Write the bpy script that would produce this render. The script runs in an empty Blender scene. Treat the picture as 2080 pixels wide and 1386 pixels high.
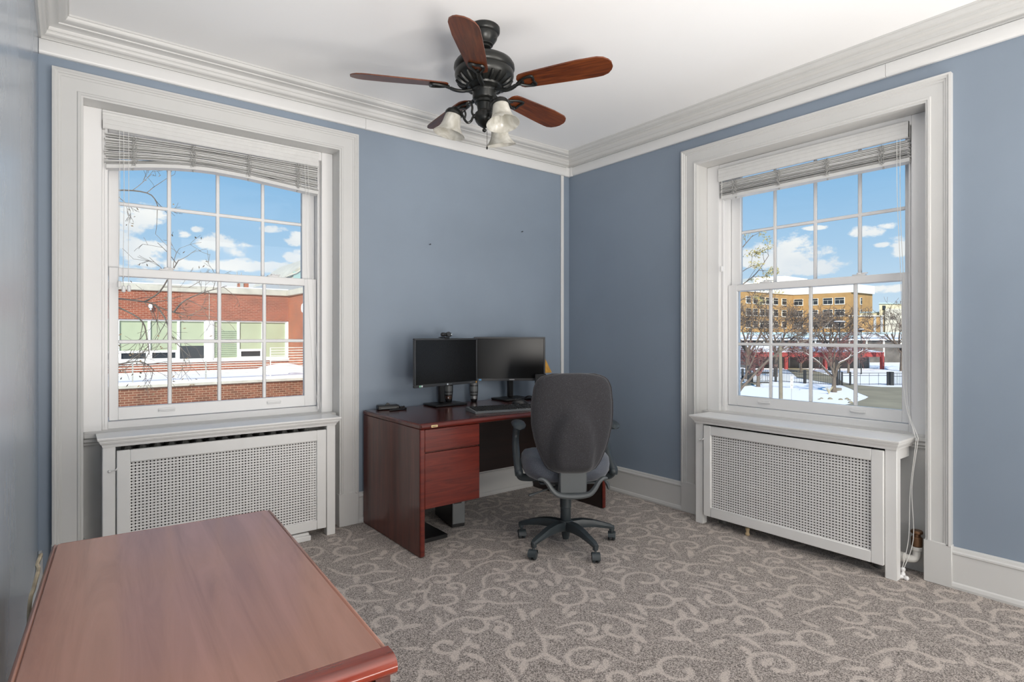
import bpy, bmesh, math, random
import numpy as np
from mathutils import Vector, Matrix
PI = math.pi
S = bpy.context.scene
COL = S.collection
random.seed(7)

# ------------------------------------------------------------------ camera
YAW = math.radians(52.044)
CAMH = 1.252
cam_d = bpy.data.cameras.new('camera'); cam = bpy.data.objects.new('camera', cam_d); COL.objects.link(cam)
cam.location = (0, 0, CAMH); cam.rotation_euler = (PI/2, 0, YAW - PI/2)
cam_d.sensor_width = 36.0; cam_d.lens = 1158.08/2080*36.0
cam_d.shift_y = (680.4 - 693.0)/2080.0
cam_d.clip_start = 0.02; cam_d.clip_end = 2000
S.camera = cam
FX, FY = math.cos(YAW), math.sin(YAW)
def street(lat, Z, z):            # a point of the street grid outside: Z metres out, lat metres across
    return Vector((FX*Z + FY*lat, FY*Z - FX*lat, z))

# ------------------------------------------------------------------ view
S.view_settings.view_transform = 'Standard'; S.view_settings.look = 'None'
S.view_settings.gamma = 1.0; S.view_settings.use_curve_mapping = False
S.view_settings.exposure = 0.0
S.cycles.use_denoising = True
S.cycles.max_bounces = 10; S.cycles.diffuse_bounces = 6; S.cycles.transparent_max_bounces = 16
S.cycles.caustics_reflective = False; S.cycles.caustics_refractive = False

def lin(r, g, b):
    f = lambda c: (c/255/12.92) if c/255 <= .04045 else ((c/255+.055)/1.055)**2.4
    return (f(r), f(g), f(b), 1)

# ------------------------------------------------------------------ world: blue winter sky with cumulus
W = bpy.data.worlds.new('sky'); S.world = W; W.use_nodes = True
nt = W.node_tree; nt.nodes.clear()
def N(t, tree=None, **kw):
    n = (tree or nt).nodes.new(t)
    for k, v in kw.items(): setattr(n, k, v)
    return n
def lk(a, b, tree=None): (tree or nt).links.new(a, b)
def M(op, a, b=None, c=None, tree=None, clamp=False):
    n = N('ShaderNodeMath', tree, operation=op); n.use_clamp = clamp
    for i, x in enumerate((a, b, c)):
        if x is None: continue
        if isinstance(x, (int, float)): n.inputs[i].default_value = x
        else: lk(x, n.inputs[i], tree)
    return n.outputs[0]
tc = N('ShaderNodeTexCoord'); sp = N('ShaderNodeSeparateXYZ'); lk(tc.outputs['Generated'], sp.inputs[0])
el = M('ARCSINE', sp.outputs[2]); az = M('ARCTAN2', sp.outputs[1], sp.outputs[0])
nz = N('ShaderNodeTexNoise'); nz.inputs['Scale'].default_value = 26; nz.inputs['Detail'].default_value = 7; nz.inputs['Roughness'].default_value = .62
mp = N('ShaderNodeMapping'); mp.inputs['Scale'].default_value = (1, 1, 1.9); lk(tc.outputs['Generated'], mp.inputs[0]); lk(mp.outputs[0], nz.inputs['Vector'])
nz2 = N('ShaderNodeTexNoise'); nz2.inputs['Scale'].default_value = 6; nz2.inputs['Detail'].default_value = 4
lk(mp.outputs[0], nz2.inputs['Vector'])
# clouds: azimuth, elevation, half width, half height in degrees
clouds = [(85.0, 9.9, 2.0, 1.1), (86.2, 10.0, 1.6, .8), (85.6, 7.2, 2.3, 1.9), (78.9, 8.0, 2.5, 1.05), (82.1, 8.8, .7, .45), (81.0, 9.2, .6, .35), (78.3, 6.2, 4.6, .7), (81.5, 6.1, 2.4, .6), (72.9, 8.9, 1.1, .7),
          (74.6, 9.7, 1.2, .4), (72.7, 7.3, 1.2, .75), (74.6, 6.4, 2.2, .4), (79, 4.6, 9, .5), (88, 5.4, 4, .8),
          (26.2, 6.9, 4.2, 1.5), (25.4, 8.0, 2.2, 1.2), (28.7, 7.2, 3.2, 1.4), (23.6, 6.2, 2.6, .9), (19.9, 8.8, 1.3, .6), (18.9, 9.1, .9, .35), (17.8, 7.4, 1.0, 1.1), (19.0, 7.6, .9, .3), (18.6, 3.8, 2.6, .4), (24.0, 9.4, 1.0, .25)]
mask = None
for a0, e0, w, h in clouds:
    dx = M('DIVIDE', M('SUBTRACT', az, math.radians(a0)), math.radians(w))
    dy = M('DIVIDE', M('SUBTRACT', el, math.radians(e0)), math.radians(h))
    v = M('SUBTRACT', 1.0, M('ADD', M('MULTIPLY', dx, dx), M('MULTIPLY', dy, dy)))
    mask = v if mask is None else M('MAXIMUM', mask, v)
dens = M('ADD', mask, M('MULTIPLY', M('SUBTRACT', nz.outputs['Fac'], .50), 4.4))
mr = N('ShaderNodeMapRange', interpolation_type='SMOOTHSTEP'); mr.inputs[1].default_value = .0; mr.inputs[2].default_value = .75; lk(dens, mr.inputs[0])
sky = N('ShaderNodeValToRGB'); sky.color_ramp.elements[0].position = 0.0; sky.color_ramp.elements[0].color = lin(214, 232, 247)
sky.color_ramp.elements[1].position = 1.0; sky.color_ramp.elements[1].color = lin(70, 130, 205)
for p, c in ((.06, (200, 224, 245)), (.13, (176, 210, 240)), (.26, (140, 190, 233)), (.5, (100, 160, 222))):
    e = sky.color_ramp.elements.new(p); e.color = lin(*c)
lk(M('MAXIMUM', sp.outputs[2], 0.0), sky.inputs[0])
cc = N('ShaderNodeValToRGB'); cc.color_ramp.elements[0].color = lin(222, 230, 240); cc.color_ramp.elements[1].color = lin(252, 252, 252)
cc.color_ramp.elements[0].position = .3; cc.color_ramp.elements[1].position = .62; lk(nz2.outputs['Fac'], cc.inputs[0])
mx = N('ShaderNodeMixRGB'); lk(mr.outputs[0], mx.inputs[0]); lk(sky.outputs[0], mx.inputs[1]); lk(cc.outputs[0], mx.inputs[2])
bg = N('ShaderNodeBackground'); bg.inputs[1].default_value = 1.0; lk(mx.outputs[0], bg.inputs[0])
wo = N('ShaderNodeOutputWorld'); lk(bg.outputs[0], wo.inputs[0])

# ------------------------------------------------------------------ sun, and added fill lamps out of view
def lamp(name, kind, loc, rot, energy, color=(1, 1, 1), **kw):
    d = bpy.data.lights.new(name, kind); d.energy = energy; d.color = color
    for k, v in kw.items(): setattr(d, k, v)
    o = bpy.data.objects.new(name, d); COL.objects.link(o); o.location = loc; o.rotation_euler = rot
    return o
def aim(o, target):
    o.rotation_euler = (Vector(target) - o.location).to_track_quat('-Z', 'Y').to_euler()
sun = lamp('sun', 'SUN', (0, 0, 30), (0, 0, 0), 5.4, (1, .93, .84), angle=math.radians(.6))
sun.rotation_euler = Vector((.55, .62, -.56)).to_track_quat('-Z', 'Y').to_euler()
rear = lamp('rear_fill', 'AREA', (2.1, -1.45, 1.7), (0, 0, 0), 40, (1, .95, .88), shape='RECTANGLE', size=1.7, size_y=1.8)  # added fill lamp behind the camera, not daylight from a window
aim(rear, (1.9, 3, .8))
bounce = lamp('ceiling_fill', 'AREA', (3.14, -1.1, .75), (0, 0, 0), 22, (1, .95, .89), shape='RECTANGLE', size=.5, size_y=1.1, spread=math.radians(105))  # added unseen fill, aimed up to brighten the ceiling
aim(bounce, (2.0, .75, 2.95))
bounce2 = lamp('ceiling_fill', 'AREA', (.17, -1.1, .85), (0, 0, 0), 45, (1, .95, .89), shape='RECTANGLE', size=.5, size_y=.9, spread=math.radians(105))  # second added fill, for the left part of the ceiling
aim(bounce2, (.75, 1.2, 2.95))
low = lamp('low_fill', 'AREA', (1.75, -1.32, .11), (0, 0, 0), 36, (1, .95, .89), shape='RECTANGLE', size=2.8, size_y=.26)  # added unseen fill near the floor, aimed upward
aim(low, (1.5, 1.6, 2.815))

# ================================================================== helpers
class MB:
    """collects shapes and links them as ONE mesh object"""
    def __init__(s): s.v = []; s.f = []
    def add(s, vs, fs):
        o = len(s.v); s.v += [tuple(x) for x in vs]; s.f += [tuple(i+o for i in f) for f in fs]; return s
    def box(s, x0, x1, y0, y1, z0, z1, c=0.0):
        if x0 > x1: x0, x1 = x1, x0
        if y0 > y1: y0, y1 = y1, y0
        if z0 > z1: z0, z1 = z1, z0
        c = min(c, (x1-x0)*.45, (y1-y0)*.45, (z1-z0)*.45)
        lo = (x0, y0, z0); hi = (x1, y1, z1)
        if c <= 0:
            vs = [(x, y, z) for x in (x0, x1) for y in (y0, y1) for z in (z0, z1)]
            return s.add(vs, [(0, 1, 3, 2), (4, 6, 7, 5), (0, 4, 5, 1), (2, 3, 7, 6), (0, 2, 6, 4), (1, 5, 7, 3)])
        idx = {}; vs = []
        for k in range(8):
            sg = [(k >> i) & 1 for i in range(3)]
            for a in range(3):
                p = [(hi[i] if sg[i] else lo[i]) for i in range(3)]
                for i in range(3):
                    if i != a: p[i] += -c if sg[i] else c
                idx[k, a] = len(vs); vs.append(p)
        fs = []
        for a in range(3):
            b, d = (a+1) % 3, (a+2) % 3
            for sgn in (0, 1):
                k0 = sgn << a; q = [k0, k0 | 1 << b, k0 | 1 << b | 1 << d, k0 | 1 << d]
                fs.append([idx[k, a] for k in q])
            for sb in (0, 1):
                for sd in (0, 1):
                    k1 = sb << b | sd << d; k2 = k1 | 1 << a
                    fs.append([idx[k1, b], idx[k2, b], idx[k2, d], idx[k1, d]])
        for k in range(8): fs.append([idx[k, 0], idx[k, 1], idx[k, 2]])
        return s.add(vs, fs)
    def tube(s, pts, r, n=8, cap=True, flat=1.0):
        pts = [Vector(p) for p in pts]; m = len(pts)
        rr = list(r) if hasattr(r, '__len__') else [r]*m
        up = None; vs = []
        for i, p in enumerate(pts):
            t = (pts[min(i+1, m-1)] - pts[max(i-1, 0)])
            t = t.normalized() if t.length > 1e-9 else Vector((0, 0, 1))
            if up is None: up = Vector((0, 0, 1)) if abs(t.z) < .9 else Vector((1, 0, 0))
            x = up.cross(t)
            if x.length < 1e-6: x = t.orthogonal()
            x.normalize(); y = t.cross(x); up = y
            for k in range(n):
                a = 2*PI*k/n; vs.append(p + (x*math.cos(a) + y*math.sin(a)*flat)*rr[i])
        fs = [(i*n+k, i*n+(k+1) % n, (i+1)*n+(k+1) % n, (i+1)*n+k) for i in range(m-1) for k in range(n)]
        if cap: fs += [tuple(range(n))[::-1], tuple((m-1)*n+k for k in range(n))]
        return s.add(vs, fs)
    def lathe(s, prof, n=32, center=(0, 0, 0), mat=None, cap=True):
        vs = []; m = len(prof)
        for r, z in prof:
            for k in range(n):
                a = 2*PI*k/n; p = Vector((max(r, 1e-4)*math.cos(a), max(r, 1e-4)*math.sin(a), z))
                if mat: p = mat @ p
                vs.append(p + Vector(center))
        fs = [(i*n+k, i*n+(k+1) % n, (i+1)*n+(k+1) % n, (i+1)*n+k) for i in range(m-1) for k in range(n)]
        if cap: fs += [tuple(range(n))[::-1], tuple((m-1)*n+k for k in range(n))]
        return s.add(vs, fs)
    def cyl(s, c, axis, r, h, n=20, ch=0.0):
        q = Vector((0, 0, 1)).rotation_difference(Vector(axis)).to_matrix()
        pr = [(r-ch, -h/2), (r, -h/2+ch), (r, h/2-ch), (r-ch, h/2)] if ch else [(r, -h/2), (r, h/2)]
        return s.lathe(pr, n, c, q)
    def ball(s, c, r, n=12, sc=(1, 1, 1)):
        pr = [(math.sin(PI*i/n), -math.cos(PI*i/n)) for i in range(n+1)]
        return s.lathe([(a*r, b*r) for a, b in pr], n+2, c, Matrix.Diagonal(sc))
    def prism(s, poly, h0, h1, plane='xy'):
        f = {'xy': lambda a, b, h: (a, b, h), 'xz': lambda a, b, h: (a, h, b), 'yz': lambda a, b, h: (h, a, b)}[plane]
        n = len(poly); vs = [f(a, b, h0) for a, b in poly] + [f(a, b, h1) for a, b in poly]
        return s.add(vs, [tuple(range(n))[::-1], tuple(range(n, 2*n))] + [(i, (i+1) % n, n+(i+1) % n, n+i) for i in range(n)])
    def grid(s, rows, wrap=False):
        m = len(rows); n = len(rows[0]); vs = [p for r in rows for p in r]
        k = n if wrap else n-1
        return s.add(vs, [(i*n+j, i*n+(j+1) % n, (i+1)*n+(j+1) % n, (i+1)*n+j) for i in range(m-1) for j in range(k)])
    def xf(s, mat):
        s.v = [tuple(mat @ Vector(p)) for p in s.v]; return s
    def build(s, name, mat, parent=None, ang=38, recalc=True):
        me = bpy.data.meshes.new(name); me.from_pydata(s.v, [], s.f)
        b = bmesh.new(); b.from_mesh(me)
        if recalc: bmesh.ops.recalc_face_normals(b, faces=b.faces)
        a = math.radians(ang)
        for f in b.faces: f.smooth = True
        for e in b.edges:
            if len(e.link_faces) == 2 and e.calc_face_angle(0) > a: e.smooth = False
        b.to_mesh(me); b.free(); me.materials.append(mat)
        o = bpy.data.objects.new(name, me); COL.objects.link(o)
        if parent: o.parent = parent
        return o
def empty(name, loc=(0, 0, 0), rz=0.0, parent=None):
    o = bpy.data.objects.new(name, None); COL.objects.link(o); o.location = loc; o.rotation_euler = (0, 0, rz); o.empty_display_size = .05
    if parent: o.parent = parent
    return o
def tag(o, label=None, cat=None, group=None, kind=None):
    if label: o['label'] = label
    if cat: o['category'] = cat
    if group: o['group'] = group
    if kind: o['kind'] = kind
    return o
def copy_tree(o, parent=None):
    c = o.copy(); COL.objects.link(c)
    if parent is not None: c.parent = parent
    for ch in list(o.children): copy_tree(ch, c)
    return c
def smooth_path(pts, k=6):
    P = [Vector(p) for p in pts]; out = []
    for i in range(len(P)-1):
        a = P[max(i-1, 0)]; b = P[i]; c = P[i+1]; d = P[min(i+2, len(P)-1)]
        for j in range(k):
            t = j/k; out.append(.5*((2*b) + (c-a)*t + (2*a-5*b+4*c-d)*t*t + (3*b-a-3*c+d)*t**3))
    return out + [P[-1]]

# ================================================================== materials
def mat(name, col, rough=.5, metal=0.0, coat=0.0, spec=.5, bump=None, vary=None):
    m = bpy.data.materials.new(name); m.use_nodes = True; t = m.node_tree; p = t.nodes['Principled BSDF']
    p.inputs['Base Color'].default_value = col if len(col) == 4 else (*col, 1)
    p.inputs['Roughness'].default_value = rough; p.inputs['Metallic'].default_value = metal
    p.inputs['Coat Weight'].default_value = coat; p.inputs['Specular IOR Level'].default_value = spec
    g = N('ShaderNodeTexCoord', t)
    if vary:      # (scale, amount): brightness variation of the thing's own colour
        n = N('ShaderNodeTexNoise', t); n.inputs['Scale'].default_value = vary[0]; n.inputs['Detail'].default_value = 5
        lk(g.outputs['Object'], n.inputs['Vector'], t)
        r = N('ShaderNodeMapRange', t); r.inputs[1].default_value = .3; r.inputs[2].default_value = .7; r.inputs[3].default_value = 1-vary[1]; r.inputs[4].default_value = 1+vary[1]
        lk(n.outputs['Fac'], r.inputs[0], t)
        x = N('ShaderNodeMixRGB', t, blend_type='MULTIPLY'); x.inputs[0].default_value = 1; x.inputs[1].default_value = p.inputs['Base Color'].default_value
        lk(r.outputs[0], x.inputs[2], t); lk(x.outputs[0], p.inputs['Base Color'], t)
    if bump:      # (scale, strength)
        n = N('ShaderNodeTexNoise', t); n.inputs['Scale'].default_value = bump[0]; n.inputs['Detail'].default_value = 4
        lk(g.outputs['Object'], n.inputs['Vector'], t)
        b = N('ShaderNodeBump', t); b.inputs['Strength'].default_value = bump[1]; b.inputs['Distance'].default_value = .01
        lk(n.outputs['Fac'], b.inputs['Height'], t); lk(b.outputs[0], p.inputs['Normal'], t)
    return m
def wood(name, dark, mid, light, rough=.3, coat=.4, axis='x', scale=1.0, spec=.5):
    m = bpy.data.materials.new(name); m.use_nodes = True; t = m.node_tree; p = t.nodes['Principled BSDF']
    g = N('ShaderNodeTexCoord', t); mp = N('ShaderNodeMapping', t)
    s = {'x': (1.2, 16, 16), 'y': (16, 1.2, 16), 'z': (16, 16, 1.2)}[axis]
    mp.inputs['Scale'].default_value = tuple(k*scale for k in s); lk(g.outputs['Object'], mp.inputs[0], t)
    n = N('ShaderNodeTexNoise', t); n.inputs['Scale'].default_value = 1.6; n.inputs['Detail'].default_value = 8; n.inputs['Roughness'].default_value = .62; n.inputs['Distortion'].default_value = .9
    lk(mp.outputs[0], n.inputs['Vector'], t)
    r = N('ShaderNodeValToRGB', t); r.color_ramp.elements[0].position = .3; r.color_ramp.elements[0].color = dark; r.color_ramp.elements[1].position = .72; r.color_ramp.elements[1].color = light
    e = r.color_ramp.elements.new(.5); e.color = mid
    lk(n.outputs['Fac'], r.inputs[0], t); lk(r.outputs[0], p.inputs['Base Color'], t)
    p.inputs['Roughness'].default_value = rough; p.inputs['Coat Weight'].default_value = coat; p.inputs['Coat Roughness'].default_value = .12; p.inputs['Specular IOR Level'].default_value = spec
    return m
def brick(name, c1, c2, mortar, plane='xz', bw=.215, bh=.075):
    m = bpy.data.materials.new(name); m.use_nodes = True; t = m.node_tree; p = t.nodes['Principled BSDF']
    g = N('ShaderNodeTexCoord', t); sx = N('ShaderNodeSeparateXYZ', t); lk(g.outputs['Object'], sx.inputs[0], t)
    cb = N('ShaderNodeCombineXYZ', t); lk(sx.outputs[0 if plane == 'xz' else 1], cb.inputs[0], t); lk(sx.outputs[2], cb.inputs[1], t)
    b = N('ShaderNodeTexBrick', t); b.inputs['Scale'].default_value = 1; b.inputs['Brick Width'].default_value = bw; b.inputs['Row Height'].default_value = bh
    b.inputs['Mortar Size'].default_value = .007; b.inputs['Color1'].default_value = c1; b.inputs['Color2'].default_value = c2; b.inputs['Mortar'].default_value = mortar; b.inputs['Bias'].default_value = -.2
    lk(cb.outputs[0], b.inputs['Vector'], t)
    n = N('ShaderNodeTexNoise', t); n.inputs['Scale'].default_value = 1.3; n.inputs['Detail'].default_value = 5; lk(g.outputs['Object'], n.inputs['Vector'], t)
    r = N('ShaderNodeMapRange', t); r.inputs[1].default_value = .3; r.inputs[2].default_value = .7; r.inputs[3].default_value = .82; r.inputs[4].default_value = 1.15; lk(n.outputs['Fac'], r.inputs[0], t)
    x = N('ShaderNodeMixRGB', t, blend_type='MULTIPLY'); x.inputs[0].default_value = 1; lk(b.outputs['Color'], x.inputs[1], t); lk(r.outputs[0], x.inputs[2], t)
    lk(x.outputs[0], p.inputs['Base Color'], t); p.inputs['Roughness'].default_value = .9
    return m

M_trim = mat('white_trim_paint', (.61, .61, .60), .38, vary=(3, .02))
M_cover = mat('white_cover_paint', (.76, .76, .75), .42, vary=(4, .025))
M_shelf = mat('white_shelf_lit', (.82, .82, .81), .35, vary=(4, .02))  # lighter than the cover paint: window light put into the colour
M_ceil = mat('ceiling_paint', (.93, .93, .93), .75, vary=(1.2, .012))
M_vinyl = mat('white_vinyl', (.82, .82, .82), .32)
M_blind = mat('white_blind_paint', (.68, .68, .67), .4, vary=(30, .03))
M_cord = mat('white_cord', (.75, .75, .73), .7)
M_ladder = mat('grey_ladder_cord', (.42, .42, .41), .8)
M_race = mat('white_plastic_channel', (.74, .74, .735), .35)
M_recess = mat('grey_recess_paint', (.72, .72, .71), .7, vary=(4, .06))
M_iron = mat('painted_cast_iron', (.12, .12, .115), .5, vary=(20, .15))
M_brass = mat('tarnished_brass', (.20, .11, .06), .45, .7)
M_whitepipe = mat('painted_pipe', (.62, .61, .58), .5)
M_bronze = mat('oil_rubbed_bronze', (.016, .017, .016), .36, .35, spec=.5)
M_black = mat('black_plastic', (.012, .012, .013), .38)
M_dark = mat('dark_grey_plastic', (.035, .037, .04), .4)
M_grey = mat('grey_plastic', (.15, .16, .165), .42)
M_screen = mat('black_screen', (.006, .006, .006), .22, spec=.22)
M_chairplastic = mat('blue_grey_plastic', (.034, .044, .050), .40, vary=(10, .12))
M_chairgrey = mat('lever_grey_plastic', (.09, .10, .105), .45)
M_silver = mat('silver_metal', (.55, .55, .54), .3, .9)
M_gold = mat('gold_plate', (.75, .58, .30), .35, .6)
M_sticker = mat('white_sticker', (.7, .75, .8), .5)
M_bluesticker = mat('blue_sticker', (.10, .35, .65), .4)
M_ink = mat('dark_ink', (.02, .02, .02), .6)
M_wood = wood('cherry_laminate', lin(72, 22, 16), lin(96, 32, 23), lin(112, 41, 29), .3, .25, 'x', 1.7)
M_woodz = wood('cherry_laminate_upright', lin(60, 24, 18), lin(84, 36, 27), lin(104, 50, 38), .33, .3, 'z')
M_wooddark = wood('dark_shaded_laminate', lin(24, 14, 12), lin(32, 18, 15), lin(40, 22, 18), .5, .1, 'x')  # dark laminate; also carries the shade on the right end panel
M_woodtop = wood('cherry_top_hazed', lin(138, 96, 80), lin(156, 112, 95), lin(168, 122, 106), .48, .35, 'y', .8)  # lightened: reflected haze on the cabinet top is put into the colour
M_woodtopx = wood('cherry_laminate_desktop', lin(52, 22, 18), lin(72, 30, 24), lin(86, 38, 31), .27, .5, 'x', .8)
M_woodedge = wood('polished_cherry_edge', lin(92, 26, 13), lin(122, 40, 20), lin(146, 56, 30), .2, .8, 'x')
M_blade = wood('rosewood_blade', lin(52, 22, 11), lin(94, 45, 20), lin(118, 62, 28), .4, .1, 'x', 2.3)
M_snow = mat('snow', (.90, .89, .88), .9, bump=(3, .25))
M_conc = mat('weathered_concrete', (.52, .50, .42), .9, vary=(2.5, .18))
M_outwhite = mat('white_window_metal', (.82, .83, .80), .5)
M_shade = mat('green_roller_shade', (.40, .46, .31), .6, vary=(2, .06))
M_darkglass = mat('dark_window_glass', (.03, .035, .04), .12, spec=.5)
M_rail = mat('pale_rail_metal', (.70, .70, .62), .5)
M_railpost = mat('grey_rail_post', (.40, .40, .36), .5)
M_roofmetal = mat('grey_roof_metal', (.42, .43, .43), .5)
M_bark = mat('grey_brown_bark', (.15, .12, .095), .9, vary=(6, .25))
M_twig = mat('brown_twigs', (.15, .115, .09), .9)
M_redtwig = mat('reddish_twigs', (.20, .095, .085), .9)
M_leaf = mat('dry_yellow_leaves', (.40, .34, .14), .8)
M_asphalt = mat('wet_asphalt', (.27, .235, .155), .9, vary=(.35, .22))
M_fence = mat('black_fence_metal', (.03, .03, .03), .5)
M_polewood = mat('weathered_pole_wood', (.22, .19, .14), .9, vary=(3, .2))
M_red = mat('red_steel', (.34, .055, .05), .5)
M_bluemetal = mat('pale_blue_roof_metal', (.45, .60, .66), .5)
M_orange = mat('orange_brick_far', (.44, .27, .11), .9, vary=(.6, .1))
M_beige = mat('beige_stone_far', (.62, .56, .38), .9, vary=(.6, .1))
M_offwhite = mat('cream_panel_far', (.82, .80, .72), .8)
M_brownwall = mat('brown_grey_glazing', (.13, .115, .10), .35, vary=(.5, .5))
M_brick = brick('red_brick', lin(152, 84, 62), lin(128, 70, 52), lin(178, 146, 124))
M_brick2 = brick('dark_red_brick', lin(130, 84, 64), lin(100, 66, 50), lin(166, 142, 118))
M_bricky = brick('red_brick_sunlit', lin(166, 92, 62), lin(146, 80, 54), lin(186, 148, 122), 'yz')  # lighter copy of the brick: its sunlit look is in the colour
M_sunblock = mat('white_sunblock', (.8, .8, .78), .8)  # for the sheet added to block sun at the rear opening
M_amber = mat('amber_lamp_shade', (.62, .33, .06), .6, vary=(25, .25))

def glossy_wall(name='blue_wall_paint', r0=.36, r1=.6):
    m = mat(name, lin(134, 147, 162), .32, spec=.5)
    t = m.node_tree; p = t.nodes['Principled BSDF']; g = N('ShaderNodeTexCoord', t)
    n = N('ShaderNodeTexNoise', t); n.inputs['Scale'].default_value = 1.1; n.inputs['Detail'].default_value = 4; lk(g.outputs['Object'], n.inputs['Vector'], t)
    r = N('ShaderNodeMapRange', t); r.inputs[1].default_value = .35; r.inputs[2].default_value = .65; r.inputs[3].default_value = .94; r.inputs[4].default_value = 1.05; lk(n.outputs['Fac'], r.inputs[0], t)
    x = N('ShaderNodeMixRGB', t, blend_type='MULTIPLY'); x.inputs[0].default_value = 1; x.inputs[1].default_value = lin(134, 147, 162); lk(r.outputs[0], x.inputs[2], t); lk(x.outputs[0], p.inputs['Base Color'], t)
    r2 = N('ShaderNodeMapRange', t); r2.inputs[3].default_value = r0; r2.inputs[4].default_value = r1; lk(n.outputs['Fac'], r2.inputs[0], t); lk(r2.outputs[0], p.inputs['Roughness'], t)
    n2 = N('ShaderNodeTexNoise', t); n2.inputs['Scale'].default_value = 5; n2.inputs['Detail'].default_value = 6; lk(g.outputs['Object'], n2.inputs['Vector'], t)
    b = N('ShaderNodeBump', t); b.inputs['Strength'].default_value = .12; b.inputs['Distance'].default_value = .02; lk(n2.outputs['Fac'], b.inputs['Height'], t); lk(b.outputs[0], p.inputs['Normal'], t)
    return m
M_wall = glossy_wall(); M_wallgloss = glossy_wall('blue_wall_paint_glossier', .16, .30)
def glass():
    m = bpy.data.materials.new('clear_window_glass'); m.use_nodes = True; t = m.node_tree; t.nodes.clear()
    a = N('ShaderNodeBsdfTransparent', t); a.inputs[0].default_value = (.97, .985, .98, 1); b = N('ShaderNodeBsdfGlossy', t); b.inputs['Roughness'].default_value = .01
    x = N('ShaderNodeMixShader', t); f = N('ShaderNodeFresnel', t); f.inputs[0].default_value = 1.18
    o = N('ShaderNodeOutputMaterial', t); lk(f.outputs[0], x.inputs[0], t); lk(a.outputs[0], x.inputs[1], t); lk(b.outputs[0], x.inputs[2], t); lk(x.outputs[0], o.inputs[0], t)
    return m
M_glass = glass()
def alabaster():
    m = bpy.data.materials.new('alabaster_glass'); m.use_nodes = True; t = m.node_tree; t.nodes.clear()
    g = N('ShaderNodeTexCoord', t); n = N('ShaderNodeTexNoise', t); n.inputs['Scale'].default_value = 14; n.inputs['Detail'].default_value = 3; n.inputs['Distortion'].default_value = 1.6; lk(g.outputs['Object'], n.inputs['Vector'], t)
    r = N('ShaderNodeValToRGB', t); r.color_ramp.elements[0].position = .35; r.color_ramp.elements[0].color = (.64, .62, .55, 1); r.color_ramp.elements[1].position = .7; r.color_ramp.elements[1].color = (.88, .87, .82, 1); lk(n.outputs['Fac'], r.inputs[0], t)
    d = N('ShaderNodeBsdfDiffuse', t); s = N('ShaderNodeBsdfTranslucent', t); gl = N('ShaderNodeBsdfGlossy', t); gl.inputs['Roughness'].default_value = .25
    lk(r.outputs[0], d.inputs[0], t); lk(r.outputs[0], s.inputs[0], t)
    a = N('ShaderNodeMixShader', t); a.inputs[0].default_value = .45; lk(d.outputs[0], a.inputs[1], t); lk(s.outputs[0], a.inputs[2], t)
    b = N('ShaderNodeMixShader', t); b.inputs[0].default_value = .05; lk(a.outputs[0], b.inputs[1], t); lk(gl.outputs[0], b.inputs[2], t)
    o = N('ShaderNodeOutputMaterial', t); lk(b.outputs[0], o.inputs[0], t)
    return m
M_alab = alabaster()
def fabric(name, base, light, scale):
    m = bpy.data.materials.new(name); m.use_nodes = True; t = m.node_tree; p = t.nodes['Principled BSDF']
    g = N('ShaderNodeTexCoord', t); v = N('ShaderNodeTexVoronoi', t, feature='DISTANCE_TO_EDGE'); v.inputs['Scale'].default_value = scale
    lk(g.outputs['Object'], v.inputs['Vector'], t)
    n = N('ShaderNodeTexNoise', t); n.inputs['Scale'].default_value = 420; lk(g.outputs['Object'], n.inputs['Vector'], t)
    d = M('SUBTRACT', .10, v.outputs['Distance'], tree=t); d2 = M('MULTIPLY', d, 9, tree=t, clamp=True)
    q = M('MULTIPLY', d2, M('MULTIPLY', n.outputs['Fac'], 1.5, tree=t), tree=t, clamp=True)
    x = N('ShaderNodeMixRGB', t); x.inputs[1].default_value = base; x.inputs[2].default_value = light; lk(q, x.inputs[0], t)
    x2 = N('ShaderNodeMixRGB', t, blend_type='MULTIPLY'); x2.inputs[0].default_value = .5; lk(x.outputs[0], x2.inputs[1], t)
    r = N('ShaderNodeMapRange', t); r.inputs[1].default_value = .3; r.inputs[2].default_value = .7; r.inputs[3].default_value = .5; r.inputs[4].default_value = 1.4; lk(n.outputs['Fac'], r.inputs[0], t); lk(r.outputs[0], x2.inputs[2], t)
    lk(x2.outputs[0], p.inputs['Base Color'], t); p.inputs['Roughness'].default_value = .85
    p.inputs['Sheen Weight'].default_value = .35; p.inputs['Sheen Roughness'].default_value = .4; p.inputs['Specular IOR Level'].default_value = .2
    return m
M_fabric = fabric('grey_patterned_fabric', lin(50, 49, 52), lin(76, 76, 80), 165)
M_seatfab = fabric('blue_grey_seat_fabric', lin(84, 88, 97), lin(116, 122, 133), 180)
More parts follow.
